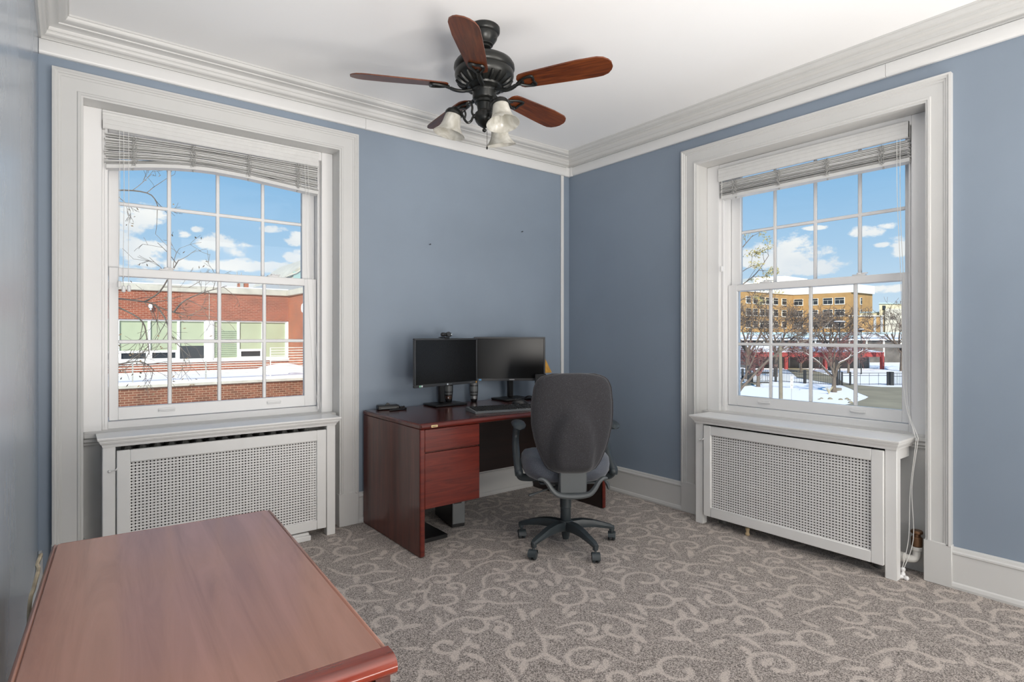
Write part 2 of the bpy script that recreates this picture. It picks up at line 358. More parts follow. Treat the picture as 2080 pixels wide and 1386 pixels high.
def carpet():
    m = bpy.data.materials.new('scroll_carpet'); m.use_nodes = True; t = m.node_tree; p = t.nodes['Principled BSDF']
    g = N('ShaderNodeTexCoord', t); a = N('ShaderNodeAttribute', t, attribute_name='scroll')
    n = N('ShaderNodeTexNoise', t); n.inputs['Scale'].default_value = 190; n.inputs['Detail'].default_value = 2; lk(g.outputs['Object'], n.inputs['Vector'], t)
    v = N('ShaderNodeTexVoronoi', t); v.inputs['Scale'].default_value = 260; lk(g.outputs['Object'], v.inputs['Vector'], t)
    sc = N('ShaderNodeSeparateColor', t); lk(v.outputs['Color'], sc.inputs[0], t)
    e = M('ADD', a.outputs['Fac'], M('MULTIPLY', M('SUBTRACT', sc.outputs[0], .5, tree=t), .009, tree=t), tree=t)
    f = M('MULTIPLY_ADD', e, 170, .5, tree=t, clamp=True)
    ff = M('MULTIPLY', f, M('MULTIPLY_ADD', sc.outputs[1], .75, .32, tree=t), tree=t, clamp=True)
    r1 = N('ShaderNodeValToRGB', t); r1.color_ramp.elements[0].position = 0.1; r1.color_ramp.elements[0].color = lin(94, 86, 81); r1.color_ramp.elements[1].position = .9; r1.color_ramp.elements[1].color = lin(190, 179, 171); lk(sc.outputs[2], r1.inputs[0], t)
    x = N('ShaderNodeMixRGB', t); lk(ff, x.inputs[0], t); lk(r1.outputs[0], x.inputs[1], t); x.inputs[2].default_value = lin(203, 191, 182)
    lk(x.outputs[0], p.inputs['Base Color'], t); p.inputs['Roughness'].default_value = .95; p.inputs['Specular IOR Level'].default_value = .1; p.inputs['Sheen Weight'].default_value = .25
    b = N('ShaderNodeBump', t); b.inputs['Strength'].default_value = .5; b.inputs['Distance'].default_value = .004; lk(n.outputs['Fac'], b.inputs['Height'], t); lk(b.outputs[0], p.inputs['Normal'], t)
    return m
M_carpet = carpet()

# ================================================================== the room
X0, X1, Y0, Y1, ZC = -.112, 3.47, -1.6, 3.635, 2.815
T = .42
def struct(name, mb, m, parent=None, **k):
    o = mb.build(name, m, parent, **k)
    if not parent: o['kind'] = 'structure'
    return o

# floor: carpet with scrolling vines (signed distance to the woven strokes kept per vertex)
def scroll_strokes():
    rnd = random.Random(21); acc = []; gs = .008; gx = np.arange(X0-.3, X1+.5, gs); gy = np.arange(-.1, Y1+.5, gs); near = np.full((len(gy), len(gx)), 1.0)
    def width(pts, w0, w1, t0=.3, t1=.3):
        n = len(pts); out = []
        for i, (x, y) in enumerate(pts):
            u = i/(n-1); w = w0 + (w1-w0)*u
            out.append((x, y, w*min(1, t0 + 4*u)*min(1, t1 + 4*(1-u))))
        return out
    def walk(x, y, h, k0, k1, L, st=.006):
        n = int(L/st); pts = [(x, y)]
        for i in range(n):
            h += (k0 + (k1-k0)*i/n)*st; x += st*math.cos(h); y += st*math.sin(h); pts.append((x, y))
        return pts, h
    def leaf(x, y, h, L, w, k):
        pts, _ = walk(x, y, h, k, k*.3, L); n = len(pts)
        return [(a, b, w*math.sin(PI*(.10 + .88*i/(n-1)))**.85 + .001) for i, (a, b) in enumerate(pts)]
    def clear(st, gap):
        q = np.array([(a, b) for a, b, _ in st[::2]])
        i = np.clip(((q[:, 0]-gx[0])/gs).astype(int), 0, len(gx)-1); j = np.clip(((q[:, 1]-gy[0])/gs).astype(int), 0, len(gy)-1)
        return (near[j, i] < gap).mean() < .06
    def put(st):
        acc.extend(st)
        for a, b, _ in st[::2]:
            i0, j0 = max(0, int((a-.05-gx[0])/gs)), max(0, int((b-.05-gy[0])/gs)); sl = (slice(j0, j0+14), slice(i0, i0+14))
            d = np.hypot(gx[None, sl[1]]-a, gy[sl[0], None]-b); np.minimum(near[sl], d, out=near[sl])
    x0, x1, y0, y1 = X0, X1+.1, .2, Y1+.1
    def scroll(x, y, h, hand, size):
        """a stem that curls up into a scroll with a fat bud, with leaves off its back"""
        stem, h1 = walk(x, y, h, -hand*.9/size, hand*.9/size, 1.1*size)
        curl, h2 = walk(stem[-1][0], stem[-1][1], h1, hand*.9/size, hand*2.9/size, 2.65*size)
        st = width(stem + curl[1:], .0085, .0115, .4, .9); e = curl[-1]
        st += [(e[0], e[1], .017), (curl[-4][0], curl[-4][1], .0155), (curl[-7][0], curl[-7][1], .0135)]
        full = stem + curl[1:]; extra = []
        for f in (.16, .42, .60):
            i = int(len(full)*f); a = math.atan2(full[i][1]-full[i-1][1], full[i][0]-full[i-1][0])
            extra.append(leaf(full[i][0], full[i][1], a - hand*rnd.uniform(.5, .9), rnd.uniform(.07, .12)*size/.12, rnd.uniform(.013, .018), -hand*rnd.uniform(3, 9)))
        return st, extra
    for it in range(3200):
        size = .135 if it < 900 else (.095 if it < 2000 else .066)
        x, y = rnd.uniform(x0, x1), rnd.uniform(y0, y1); hand = rnd.choice((-1, 1))
        st, ex = scroll(x, y, rnd.uniform(0, 2*PI), hand, size*rnd.uniform(.9, 1.1))
        if clear(st, .033 if it < 2000 else .029):
            put(st)
            for e in ex:
                if clear(e[min(6, len(e)//2):], .026): put(e)
    for it in range(2600):
        x, y = rnd.uniform(x0, x1), rnd.uniform(y0, y1); k = rnd.choice((-1, 1))*rnd.uniform(6, 16)
        st = leaf(x, y, rnd.uniform(0, 2*PI), rnd.uniform(.07, .13), rnd.uniform(.011, .018), k)
        if clear(st, .030): put(st)
    return acc
def floor_mesh():
    st = .0085; fx0, fx1, fy0, fy1 = X0-.0, X1+.28, Y0, Y1+.28
    xs = np.arange(fx0, fx1+st, st); ys = np.arange(fy0, fy1+st, st)
    D = np.full((len(ys), len(xs)), -.05)
    for x, y, w in scroll_strokes():
        i0 = max(0, int((x-.04-fx0)/st)); i1 = min(len(xs), int((x+.04-fx0)/st)+2); j0 = max(0, int((y-.04-fy0)/st)); j1 = min(len(ys), int((y+.04-fy0)/st)+2)
        if i1 <= i0 or j1 <= j0: continue
        d = w - np.hypot(xs[None, i0:i1]-x, ys[j0:j1, None]-y)
        np.maximum(D[j0:j1, i0:i1], d, out=D[j0:j1, i0:i1])
    nx, ny = len(xs), len(ys)
    V = np.zeros((ny, nx, 3), np.float32); V[..., 0] = xs[None]; V[..., 1] = ys[:, None]
    I = np.arange(nx*ny).reshape(ny, nx); Fq = np.stack([I[:-1, :-1], I[:-1, 1:], I[1:, 1:], I[1:, :-1]], -1).reshape(-1, 4)
    me = bpy.data.meshes.new('floor'); me.vertices.add(nx*ny); me.vertices.foreach_set('co', V.ravel())
    me.loops.add(Fq.size); me.loops.foreach_set('vertex_index', Fq.ravel().astype(np.int32))
    me.polygons.add(len(Fq)); me.polygons.foreach_set('loop_start', np.arange(0, Fq.size, 4, dtype=np.int32))
    me.update(calc_edges=True)
    at = me.attributes.new('scroll', 'FLOAT', 'POINT'); at.data.foreach_set('value', D.ravel().astype(np.float32))
    me.materials.append(M_carpet)
    o = bpy.data.objects.new('floor', me); COL.objects.link(o); o['kind'] = 'structure'
floor_mesh()
struct('ceiling', MB().box(X0-T, X1+T, Y0-.2, Y1+T, ZC, ZC+.25), M_ceil)
struct('wall_left', MB().box(X0-.2, X0, Y0-.2, Y1+T, -.3, ZC), M_wallgloss)

# the two windowed walls share one builder; local s runs left to right seen from inside, d goes outward
def frame_of(side):
    return ((0, Y1, 0), 0.0) if side == 'back' else ((X1, 0, 0), -PI/2)
def windowed_wall(name, side, s0, s1, o0, o1, ot):
    loc, rz = frame_of(side)
    mb = MB().box(s0, o0, 0, T, -.3, ZC).box(o1, s1, 0, T, -.3, ZC).box(o0, o1, 0, T, ot, ZC)
    o = struct(name, mb, M_wall); o.location = loc; o.rotation_euler = (0, 0, rz)
windowed_wall('wall_back', 'back', X0, X1+T, .03, 1.43, 2.49)
windowed_wall('wall_right', 'right', -Y1, -Y0+.2, -2.37, -.96, 2.47)
mb = MB().box(X0-.2, .55, Y0-.2, Y0, -.3, ZC).box(2.95, X1+T, Y0-.2, Y0, -.3, ZC).box(.55, 2.95, Y0-.2, Y0, 2.45, ZC).box(.55, 2.95, Y0-.2, Y0, -.3, .75)
struct('wall_front', mb, M_wall)
w3 = empty('added_rear_window', (1.75, Y0-.1, 0)); w3['kind'] = 'structure'  # made-up window out of view, added to go with the rear fill
mb = MB()
for x in (-1.2, -.4, .4, 1.2): mb.box(x-.03, x+.03, -.03, .03, .75, 2.45)
for z in (.75, 1.6, 2.42): mb.box(-1.2, 1.2, -.03, .03, z, z+.05)
mb.build('window_frame', M_trim, w3)
MB().box(-1.2, 1.2, -.004, .004, .75, 2.45).build('pane', M_glass, w3)
MB().box(-1.19, 1.19, -.06, -.05, .76, 2.44).build('roller_shade', M_sunblock, w3)  # unseen sheet added to keep the sun out of the room

def rect_sweep(prof, closed=True):      # a moulding run round the room; prof = (out from wall, z)
    mb = MB(); n = len(prof); vs = []
    for cx, cy, sx, sy in ((X0, Y0, 1, 1), (X0, Y1, 1, -1), (X1, Y1, -1, -1), (X1, Y0, -1, 1)):
        vs += [(cx+sx*o, cy+sy*o, z) for o, z in prof]
    fs = [(c*n+i, c*n+(i+1) % n, ((c+1) % 4)*n+(i+1) % n, ((c+1) % 4)*n+i) for c in range(4) for i in range(n)]
    return mb.add(vs, fs)
arc = lambda cx, cz, r, a0, a1, k: [(cx + r*math.cos(math.radians(a0+(a1-a0)*i/k)), cz + r*math.sin(math.radians(a0+(a1-a0)*i/k))) for i in range(k+1)]
crown = [(0, 2.709), (.010, 2.709), (.013, 2.714), (.010, 2.719), (.014, 2.722)] + [(.014+.020*math.sin(math.radians(a)), 2.722+.026*(1-math.cos(math.radians(a)))) for a in (20, 40, 60, 80, 90)] + \
        [(.038, 2.748), (.040, 2.756)] + [(.040+.034*(1-math.cos(math.radians(a))), 2.756+.018*math.sin(math.radians(a))) for a in (25, 50, 75, 90)] + [(.078, 2.774), (.080, 2.780)] + \
        [(.080+.034*math.sin(math.radians(a)), 2.780+.026*(1-math.cos(math.radians(a)))) for a in (25, 50, 75, 90)] + [(.118, 2.806), (.120, ZC+.002), (0, ZC+.002)]
struct('trim_1', rect_sweep(crown), M_trim, ang=25)
base_prof = [(0, 0), (.026, 0), (.028, .012), (.024, .026), (.018, .032), (.018, .168), (.024, .172), (.024, .180), (.017, .186), (.015, .196), (.006, .202), (0, .202)]
def baseboard(name, side, s0, s1):
    loc, rz = frame_of(side); n = len(base_prof)
    mb = MB().add([(s, -o, z) for s in (s0, s1) for o, z in base_prof], [(i, (i+1) % n, n+(i+1) % n, n+i) for i in range(n)] + [tuple(range(n)), tuple(range(n, 2*n))])
    o = struct(name, mb, M_trim, ang=25); o.location = loc; o.rotation_euler = (0, 0, rz)
baseboard('baseboard_back', 'back', 1.525, X1-.028)
baseboard('baseboard_right', 'right', -Y1, -2.458)
baseboard('baseboard_right.001', 'right', -.884, -Y0)
o = struct('baseboard_left', MB().box(X0, X0+.018, Y0, Y1-.03, 0, .2, .003), M_trim)

# ------------------------------------------------------------------ windows
def make_window(name, side, cs0, cs1, czt, is0, is1, izt, jd, g, sill, dz, sd):
    """cs casing outer, is opening, jd depth of the frame face, g = sash lines (s values), sd depth of the lower sash"""
    loc, rz = frame_of(side); root = empty(name, loc, rz); root['kind'] = 'structure'
    # casing: moulded profile mitred round the opening
    w = is0 - cs0; prof = [(0, 0), (0, -.034), (.010, -.036), (.016, -.030), (.022, -.030), (.026, -.024), (.034, -.024), (.038, -.020), (w-.026, -.020), (w-.022, -.025), (w-.012, -.026), (w-.008, -.021), (w, -.020), (w, .02), (0, .02)]
    n = len(prof); zb = .205; vs = []
    for kind in range(4):
        for o_, d in prof:
            s = cs0+o_ if kind < 2 else cs1-o_*(cs1-is1)/w
            vs.append((s, d, zb if kind in (0, 3) else czt-o_*(czt-izt)/w))
    MB().add(vs, [(c*n+i, c*n+(i+1) % n, (c+1)*n+(i+1) % n, (c+1)*n+i) for c in range(3) for i in range(n)] + [tuple(range(n)), tuple(3*n+i for i in range(n))]).build('casing', M_trim, root, ang=25)
    for a, b in ((cs0-.003, is0+.006), (is1-.006, cs1+.003)):
        MB().box(a, b, -.030, .02, 0, .212, .003).build('plinth_block', M_trim, root)
    # jamb lining of the deep opening
    MB().box(is0-.03, is0, .0205, jd+.25, 0, izt).box(is1, is1+.03, .0205, jd+.25, 0, izt).box(is0-.03, is1+.03, .0205, jd+.25, izt, izt+.03).build('jamb', M_trim, root)
    MB().box(is0, is1, jd-.025, jd+.25, -.3, .70).build('recess_panel', M_recess, root)
    MB().box(is0, is1, jd-.06, jd+.30, -.3, -.002).build('recess_floor', M_recess, root)
    a0, a1, b0, b1 = g['stop0'], g['stop1'], g['sash0'], g['sash1']; zt = izt
    zsb, zmr, zhd = g['zbot'], g['zmeet'], g['ztop']
    fr = MB().box(is0, a0, jd, jd+.24, .70, zt, .003).box(a1, is1, jd, jd+.24, .70, zt, .003).box(a0, a1, jd+.001, jd+.24, zhd, zt, .003)
    fr.box(a0, b0-.004, jd+.03, jd+.24, .70, zhd, .003).box(b1+.004, a1, jd+.03, jd+.24, .70, zhd, .003)
    fr.box(a0+.012, a0+.018, jd+.024, jd+.04, .76, zhd).box(a1-.018, a1-.012, jd+.024, jd+.04, .76, zhd)
    fr.box(a0, a1, sd-.012, jd+.28, .70, zsb-.003, .003)
    fr.build('window_frame', M_vinyl, root)
    # stool moulding between the jambs
    MB().box(is0, is1, jd-.07, jd+.2, sill-.03, sill, .006).box(is0, is1, jd-.055, jd+.1, sill-.052, sill-.03, .004).box(is0, is1, jd-.045, jd+.1, sill-.068, sill-.052, .003).build('stool', M_trim, root)
    def sash(nm, z0, z1, d, gl0, gl1, gz0, gz1, ms, hz, rail_top):
        t = .034; sa = MB().box(b0, gl0, d, d+t, z0, z1, .003).box(gl1, b1, d, d+t, z0, z1, .003).box(gl0-.002, gl1+.002, d, d+t, z0, gz0, .003).box(gl0-.002, gl1+.002, d, d+t, gz1, z1, .003)
        so = sa.build(nm, M_vinyl, root)
        mu = MB()
        for m_ in ms: mu.box(m_-.0105, m_+.0105, d+.012, d+.026, gz0, gz1, .004)
        mu.box(gl0, gl1, d+.0125, d+.0255, hz-.0105, hz+.0105, .004); mu.build('muntin_grid', M_vinyl, so)
        MB().box(gl0, gl1, d+.0165, d+.0205, gz0, gz1).build('pane', M_glass, so)
        return so
    lo = sash('lower_sash', zsb, zmr, sd, g['gl0'], g['gl1'], g['gb'], g['gt'], g['m'], g['h'], True)
    up = sash('upper_sash', zmr-.045, zhd+.01, sd+.042, g['ul0'], g['ul1'], zmr-.01, zhd-.03, g['um'], g['uh'], False)
    W_ = b1-b0
    for f in (.24, .76):
        s = b0 + W_*f
        lift = MB().box(s-.042, s+.042, sd-.004, sd, zsb+.030, zsb+.052, .002).tube(smooth_path([(s-.04, sd-.004, zsb+.043), (s-.034, sd-.012, zsb+.040), (s, sd-.015, zsb+.038), (s+.034, sd-.012, zsb+.040), (s+.04, sd-.004, zsb+.043)], 4), .0035, 6)
        lift.build('sash_lift', M_vinyl, lo)
        MB().box(s-.035, s+.035, sd+.004, sd+.036, zmr, zmr+.009, .003).cyl((s, sd+.02, zmr+.013), (0, 0, 1), .014, .012, 14, .003).box(s, s+.045, sd+.012, sd+.026, zmr+.010, zmr+.018, .003).build('sash_lock', M_vinyl, lo)
    return root
gA = dict(stop0=.146, stop1=1.322, sash0=.178, sash1=1.310, zbot=.782, zmeet=1.622, ztop=2.40, gl0=.222, gl1=1.231, gb=.853, gt=1.575, m=(.467, .727, .985), h=1.2135, ul0=.227, ul1=1.229, um=(.469, .726, .986), uh=1.985)
make_window('window_1', 'back', -.060, 1.523, 2.578, .064, 1.397, 2.456, .10, gA, .742, 0, .165)
gB = dict(stop0=-2.245, stop1=-1.098, sash0=-2.218, sash1=-1.124, zbot=.764, zmeet=1.598, ztop=2.385, gl0=-2.150, gl1=-1.164, gb=.833, gt=1.553, m=(-1.920, -1.663, -1.406), h=1.1885, ul0=-2.150, ul1=-1.162, um=(-1.913, -1.654, -1.398), uh=1.963)
make_window('window_2', 'right', -2.456, -.886, 2.552, -2.338, -.996, 2.436, .11, gB, .722, 0, .180)

# ------------------------------------------------------------------ radiators and their covers
def make_cover(side, s0, s1, front, zs, p0, p1, pz0, pz1, g0, g1, gz0, gz1, label):
    loc, rz = frame_of(side); root = empty('radiator_cover', loc, rz); d = -front
    tag(root, label, 'radiator cover', 'radiator covers')
    # shelf with moulded front edge
    pr = [(.0, 0), (.0, -.006), (.004, -.014), (.012, -.018), (.012, -.023), (.016, -.024), (.020, -.032), (.028, -.038), (.032, -.046), (.034, -.052)]
    ov = .042; rows = []
    for o_, z in pr:
        rows.append([(s0-.022+o_*.65, .10, zs+z), (s0-.022+o_*.65, d-ov+o_, zs+z), (s1+.022-o_*.65, d-ov+o_, zs+z), (s1+.022-o_*.65, .10, zs+z)])
    m = MB().grid(rows); n = len(rows)*4
    m.f += [(0, 1, 2, 3), (n-1, n-2, n-3, n-4)]
    for i in range(len(rows)-1): m.f.append((i*4+3, i*4, i*4+4, i*4+7))
    m.build('shelf', M_shelf, root, ang=25)
    for a, b in ((s0, s0+.055), (s1-.055, s1)):
        MB().box(a, b, d, d+.05, 0, zs-.05, .003).box(a+.01, b-.01, d+.05, .05, zs-.11, zs-.051, .003).build('post', M_cover, root)
    pn = MB().box(p0, g0, d-.012, d+.008, pz0, pz1, .003).box(g1, p1, d-.012, d+.008, pz0, pz1, .003).box(g0, g1, d-.0119, d+.008, pz0, gz0, .003).box(g0, g1, d-.0119, d+.008, gz1, pz1, .003)
    panel = pn.build('panel', M_cover, root)
    # perforated sheet: a round hole and a narrow slit in each cell
    P = .0165; nx = round((g1-g0)/P); nz = round((gz1-gz0)/P*1.06); px = (g1-g0)/nx; pz = (gz1-gz0)/nz; y = d+.001
    vs = []; fs = []
    for i in range(nx):
        for j in range(nz):
            x = g0+i*px; z = gz0+j*pz; wa = px*.78; b = len(vs)
            sq = [(x, z), (x+wa/2, z), (x+wa, z), (x+wa, z+pz/2), (x+wa, z+pz), (x+wa/2, z+pz), (x, z+pz), (x, z+pz/2)]
            cx, cz, r = x+wa/2, z+pz/2, .0043
            ho = [(cx+r*math.cos(math.radians(a)), cz+r*math.sin(math.radians(a))) for a in (225, 270, 315, 0, 45, 90, 135, 180)]
            vs += [(a, y, c) for a, c in sq+ho]; fs += [(b+k, b+(k+1) % 8, b+8+(k+1) % 8, b+8+k) for k in range(8)]
            b = len(vs); xa, xb = x+wa, x+px; e = (xb-xa)*.33; f0, f1 = z+pz*.22, z+pz*.78
            vs += [(xa, y, z), (xb, y, z), (xb, y, z+pz), (xa, y, z+pz), (xa+e, y, f0), (xb-e, y, f0), (xb-e, y, f1), (xa+e, y, f1)]
            fs += [(b+k, b+(k+1) % 4, b+4+(k+1) % 4, b+4+k) for k in range(4)]
    MB().add(vs, fs).build('grille', M_cover, panel, recalc=False)
    l = p0-.008; MB().tube([(l-.02, d-.006, pz1-.10), (l+.004, d-.016, pz1-.094), (l+.012, d-.014, pz1-.085)], .004, 6).ball((l-.022, d-.006, pz1-.10), .007, 6).build('latch', M_cover, panel)
    return root
make_cover('back', .138, 1.330, .125, .738, .197, 1.268, .055, .664, .254, 1.210, .113, .600, 'white perforated radiator cover under the window left of the two monitors')
make_cover('right', -2.253, -1.078, .155, .718, -2.186, -1.135, .064, .655, -2.134, -1.193, .125, .597, 'white perforated radiator cover under the window to the right of the office chair')
def make_radiator(side, s0, s1, d0, d1, ztop, label):
    loc, rz = frame_of(side); root = empty('radiator', loc, rz); tag(root, label, 'radiator', 'radiators')
    n = int((s1-s0)/.062); m = MB()
    for i in range(n):
        s = s0 + (i+.5)*(s1-s0)/n
        for j in range(3):
            dd = d0 + (d1-d0)*(j+.5)/3
            m.tube([(s, dd, .10), (s, dd, .14), (s, dd, ztop-.06), (s, dd, ztop-.02), (s, dd, ztop)], [.016, .024, .024, .022, .012], 8)
        m.box(s-.022, s+.022, d0, d1, .09, .16, .015).box(s-.024, s+.024, d0, d1, ztop-.07, ztop-.01, .018)
    m.build('sections', M_iron, root)
    for s in (s0+.04, s1-.04): MB().tube([(s, (d0+d1)/2, 0), (s, (d0+d1)/2, .04), (s, (d0+d1)/2, .1)], [.03, .022, .03], 10).build('foot', M_iron, root)
    return root
rA = make_radiator('back', .215, 1.20, -.085, .065, .678, 'cast iron radiator behind the white perforated cover left of the monitors')
rB = make_radiator('right', -2.17, -1.16, -.115, .075, .660, 'cast iron radiator behind the white perforated cover right of the chair')
s = -1.045
MB().cyl((s, .02, .175), (0, 0, 1), .026, .05, 12, .004).cyl((s, .02, .205), (0, 0, 1), .018, .03, 10).cyl((s, .02, .225), (0, 0, 1), .028, .016, 12, .004).build('valve', M_brass, rB)
MB().tube(smooth_path([(-1.18, -.01, .085), (-1.10, -.01, .085), (-1.06, .0, .086), (s, .01, .10), (s, .02, .15)], 5), .02, 10).cyl((s, .018, .14), (0, 0, 1), .027, .02, 12, .003).cyl((-1.10, -.01, .085), (1, 0, 0), .026, .025, 12, .003).build('supply_pipe', M_whitepipe, rB)
tag(MB().box(.98, 1.17, -.150, -.082, .0, .032, .004).box(1.0, 1.16, -.140, -.084, .032, .048, .003).build('wood_block', M_cover), 'white painted wood strip on the carpet under the left radiator cover', 'wood block').location = (0, Y1, 0)
o = tag(MB().lathe([(.008, 0), (.013, .004), (.014, .012), (.010, .018), (.010, .03), (.013, .036), (.012, .048), (.004, .052)], 12).build('wood_peg', mat('pale_wood', (.55, .42, .25), .6)), 'pale turned wooden peg standing under the right radiator cover', 'wooden peg')
o.location = (3.345, 1.90, 0)

# ------------------------------------------------------------------ blinds
def make_blind(side, s0, s1, d, zt, zb, prof_bot, prof_top, cords, n, label, pulls):
    loc, rz = frame_of(side); root = empty('window_blind', loc, rz); tag(root, label, 'blind', 'window blinds')
    va = MB(); h = zt-zb     # valance: board with routed lines and a returned end
    zz = [zb, zb+.006, zb+.010, zb+h*.28, zb+h*.30, zb+h*.55, zb+h*.57, zb+h*.8, zb+h*.82, zt-.004, zt]
    dd = [.004, 0, 0, 0, .0022, .001, .0032, .001, .0032, .001, .003]
    rows = [[(s0, d+q, z), (s1, d+q, z)] for z, q in zip(zz, dd)]
    va.grid(rows); va.box(s0, s0+.012, d+.006, d+.055, zb, zt).box(s1-.012, s1, d+.006, d+.055, zb, zt).box(s0, s1, d+.006, d+.014, zb+.001, zt-.001)
    va.build('valance', M_blind, root, ang=15)
    MB().box(s0+.015, s1-.015, d+.02, d+.065, zt-.05, zt-.002, .003).build('head_rail', M_vinyl, root)
    e0, e1 = s0+.012, s1-.002; ns = 24; rnd = random.Random(5)
    def interp(tab, s):
        for (a, za), (b, zb_) in zip(tab, tab[1:]):
            if s <= b: return za + (zb_-za)*max(0, (s-a)/(b-a))
        return tab[-1][1]
    ss = [e0 + (e1-e0)*i/ns for i in range(ns+1)]
    for k in range(n):
        f = k/(n-1); m = MB(); off = rnd.uniform(-.0015, .0015); th = .0035 if k else .020; dep = .05 if k else .052; tl = rnd.uniform(-.004, .004); dx = rnd.uniform(-.006, .006)
        rows = []
        for s in ss:
            lo, hi = interp(prof_bot, s), interp(prof_top, s); z = lo + (hi-lo)*f + (.010 if not k else .022*(1-f)*0) + off
            if k: z = max(z, lo+.022 + .0038*k)
            s_ = s+dx
            rows.append([(s_, d+.012, z-th/2+tl), (s_, d+.012, z+th/2+tl), (s_, d+.012+dep, z+th/2-tl), (s_, d+.012+dep, z-th/2-tl)])
        m.grid(rows, wrap=True); q = len(m.v); m.f += [(0, 1, 2, 3), (q-1, q-2, q-3, q-4)]
        m.build('bottom_rail' if not k else 'slat', M_blind, root)
    for c in cords:           # bunched ladder cords
        m = MB(); lo, hi = interp(prof_bot, c), interp(prof_top, c)
        for j in range(9):
            x = c + rnd.uniform(-.012, .012); pts = []
            for k in range(9):
                pts.append((x + rnd.uniform(-.010, .010), d+.008 + rnd.uniform(-.005, .004), hi + (lo+.015-hi)*k/8 + rnd.uniform(-.007, .007)))
            m.tube(smooth_path(pts, 3), .0011, 4, cap=False)
        m.ball((c, d+.03, lo-.004), .006, 6); m.build('ladder_cord', M_ladder, root)
    for path, r in pulls: MB().tube(smooth_path(path, 5), r, 5).build('pull_cord', M_cord, root)
    return root
botA = [(.15, 2.140), (.22, 2.152), (.35, 2.178), (.47, 2.197), (.58, 2.208), (.674, 2.212), (.856, 2.207), (1.05, 2.190), (1.205, 2.178), (1.31, 2.172)]
topA = [(.15, 2.330), (.5, 2.342), (1.31, 2.350)]
blA = make_blind('back', .148, 1.298, .085, 2.440, 2.352, botA, topA, (.284, .577, .875, 1.170), 17, 'white slatted window blind with bowed stack in window left of the monitors',
    [([(.222, .082, 2.35), (.223, .080, 2.0), (.219, .082, 1.62), (.221, .083, 1.545)], .0014), ([(.240, .082, 2.35), (.242, .082, 2.0), (.238, .082, 1.60), (.240, .083, 1.52)], .0014), ([(.262, .082, 2.35), (.263, .082, 2.0), (.261, .082, 1.7), (.263, .083, 1.52)], .0014),
     ([(1.205, .082, 2.35), (1.215, .08, 2.1), (1.22, .082, 1.7), (1.26, .075, 1.0), (1.285, .03, .755)], .0014), ([(1.225, .082, 2.35), (1.24, .08, 2.0), (1.262, .082, 1.5), (1.29, .06, .9), (1.292, .02, .76)], .0014)])
for x, z in ((.221, 1.520), (.240, 1.495), (.264, 1.500)):
    MB().box(x-.009, x+.009, .074, .092, z-.014, z+.022, .005).build('cord_tassel', M_vinyl, blA)
botB = [(-2.24, 2.190), (-1.1, 2.184)]; topB = [(-2.24, 2.302), (-1.1, 2.302)]
blB = make_blind('right', -2.236, -1.104, .085, 2.402, 2.312, botB, topB, (-2.118, -1.820, -1.526, -1.231), 22, 'white slatted window blind stacked level in window right of the office chair',
    [([(-1.155, .08, 2.31), (-1.150, .07, 2.0), (-1.135, .08, 1.5), (-1.115, .06, .95), (-1.040, -.03, .740), (-1.030, -.045, .70), (-1.062, -.02, .45), (-1.066, -.03, .2), (-1.075, -.09, .055)], .0016),
     ([(-1.140, .08, 2.31), (-1.135, .07, 1.9), (-1.120, .08, 1.45), (-1.100, .06, .9), (-1.030, -.03, .742), (-1.022, -.045, .70), (-1.055, -.02, .46), (-1.045, -.03, .2), (-1.070, -.09, .05)], .0016),
     ([(-2.205, .08, 2.31), (-2.203, .075, 2.0), (-2.206, .08, 1.72)], .0016)])
MB().box(-2.215, -2.197, .07, .09, 1.685, 1.725, .005).build('cord_tassel', M_vinyl, blB)
MB().lathe([(.006, 0), (.012, .004), (.010, .014), (.006, .02), (.011, .026), (.012, .036), (.005, .042)], 12, (-1.072, -.092, .018)).build('cord_tassel', M_vinyl, blB)
MB().lathe([(.006, 0), (.012, .004), (.010, .014), (.006, .02), (.011, .026), (.012, .036), (.005, .042)], 12, (-1.085, -.10, .012), Matrix.Rotation(PI/2, 3, 'Y')).build('cord_tassel', M_vinyl, blB)

# ------------------------------------------------------------------ surface wiring channels
cr = empty('cable_raceway', (0, 0, 0)); tag(cr, 'white surface wiring raceway running under the crown moulding of both walls', 'cable raceway')
def channel(pts_s, side):
    loc, rz = frame_of(side); pr = [(0, 2.632), (.016, 2.632), (.022, 2.638), (.024, 2.648), (.024, 2.696), (.019, 2.703), (0, 2.703)]; n = len(pr)
    a, b = pts_s
    m = MB().add([(s, -o_, z) for s in (a, b) for o_, z in pr], [(i, (i+1) % n, n+(i+1) % n, n+i) for i in range(n)] + [tuple(range(n)), tuple(range(n, 2*n))])
    return m.xf(Matrix.Translation(loc) @ Matrix.Rotation(rz, 4, 'Z'))
for a, b in ((X0+.002, 1.575), (1.577, X1-.062)): channel((a, b), 'back').build('channel_cover', M_race, cr)
for a, b in ((-Y1+.062, -1.176), (-1.174, -Y0)): channel((a, b), 'right').build('channel_cover', M_race, cr)
MB().box(X1-.062, X1, Y1-.027, Y1, 2.628, 2.707, .005).box(X1-.027, X1, Y1-.062, Y1, 2.629, 2.706, .005).build('corner_cover', M_race, cr)
tag(MB().box(3.366, 3.398, Y1-.014, Y1, .30, 2.632, .004).build('wire_channel', M_race), 'narrow white vertical wiring channel on the blue wall beside the room corner', 'wire channel')
for k, (p, t_) in enumerate((((2.074, Y1, 1.908), 'small dark nail in the blue wall above the left monitor'), ((2.933, Y1, 2.096), 'small dark nail in the blue wall nearest the corner channel'))):
    tag(MB().cyl((p[0], p[1]-.008, p[2]), (0, 1, 0), .0025, .018, 8).cyl((p[0], p[1]-.017, p[2]), (0, 1, 0), .005, .003, 8).build('nail', M_dark), t_, 'nail', 'nails in the wall')

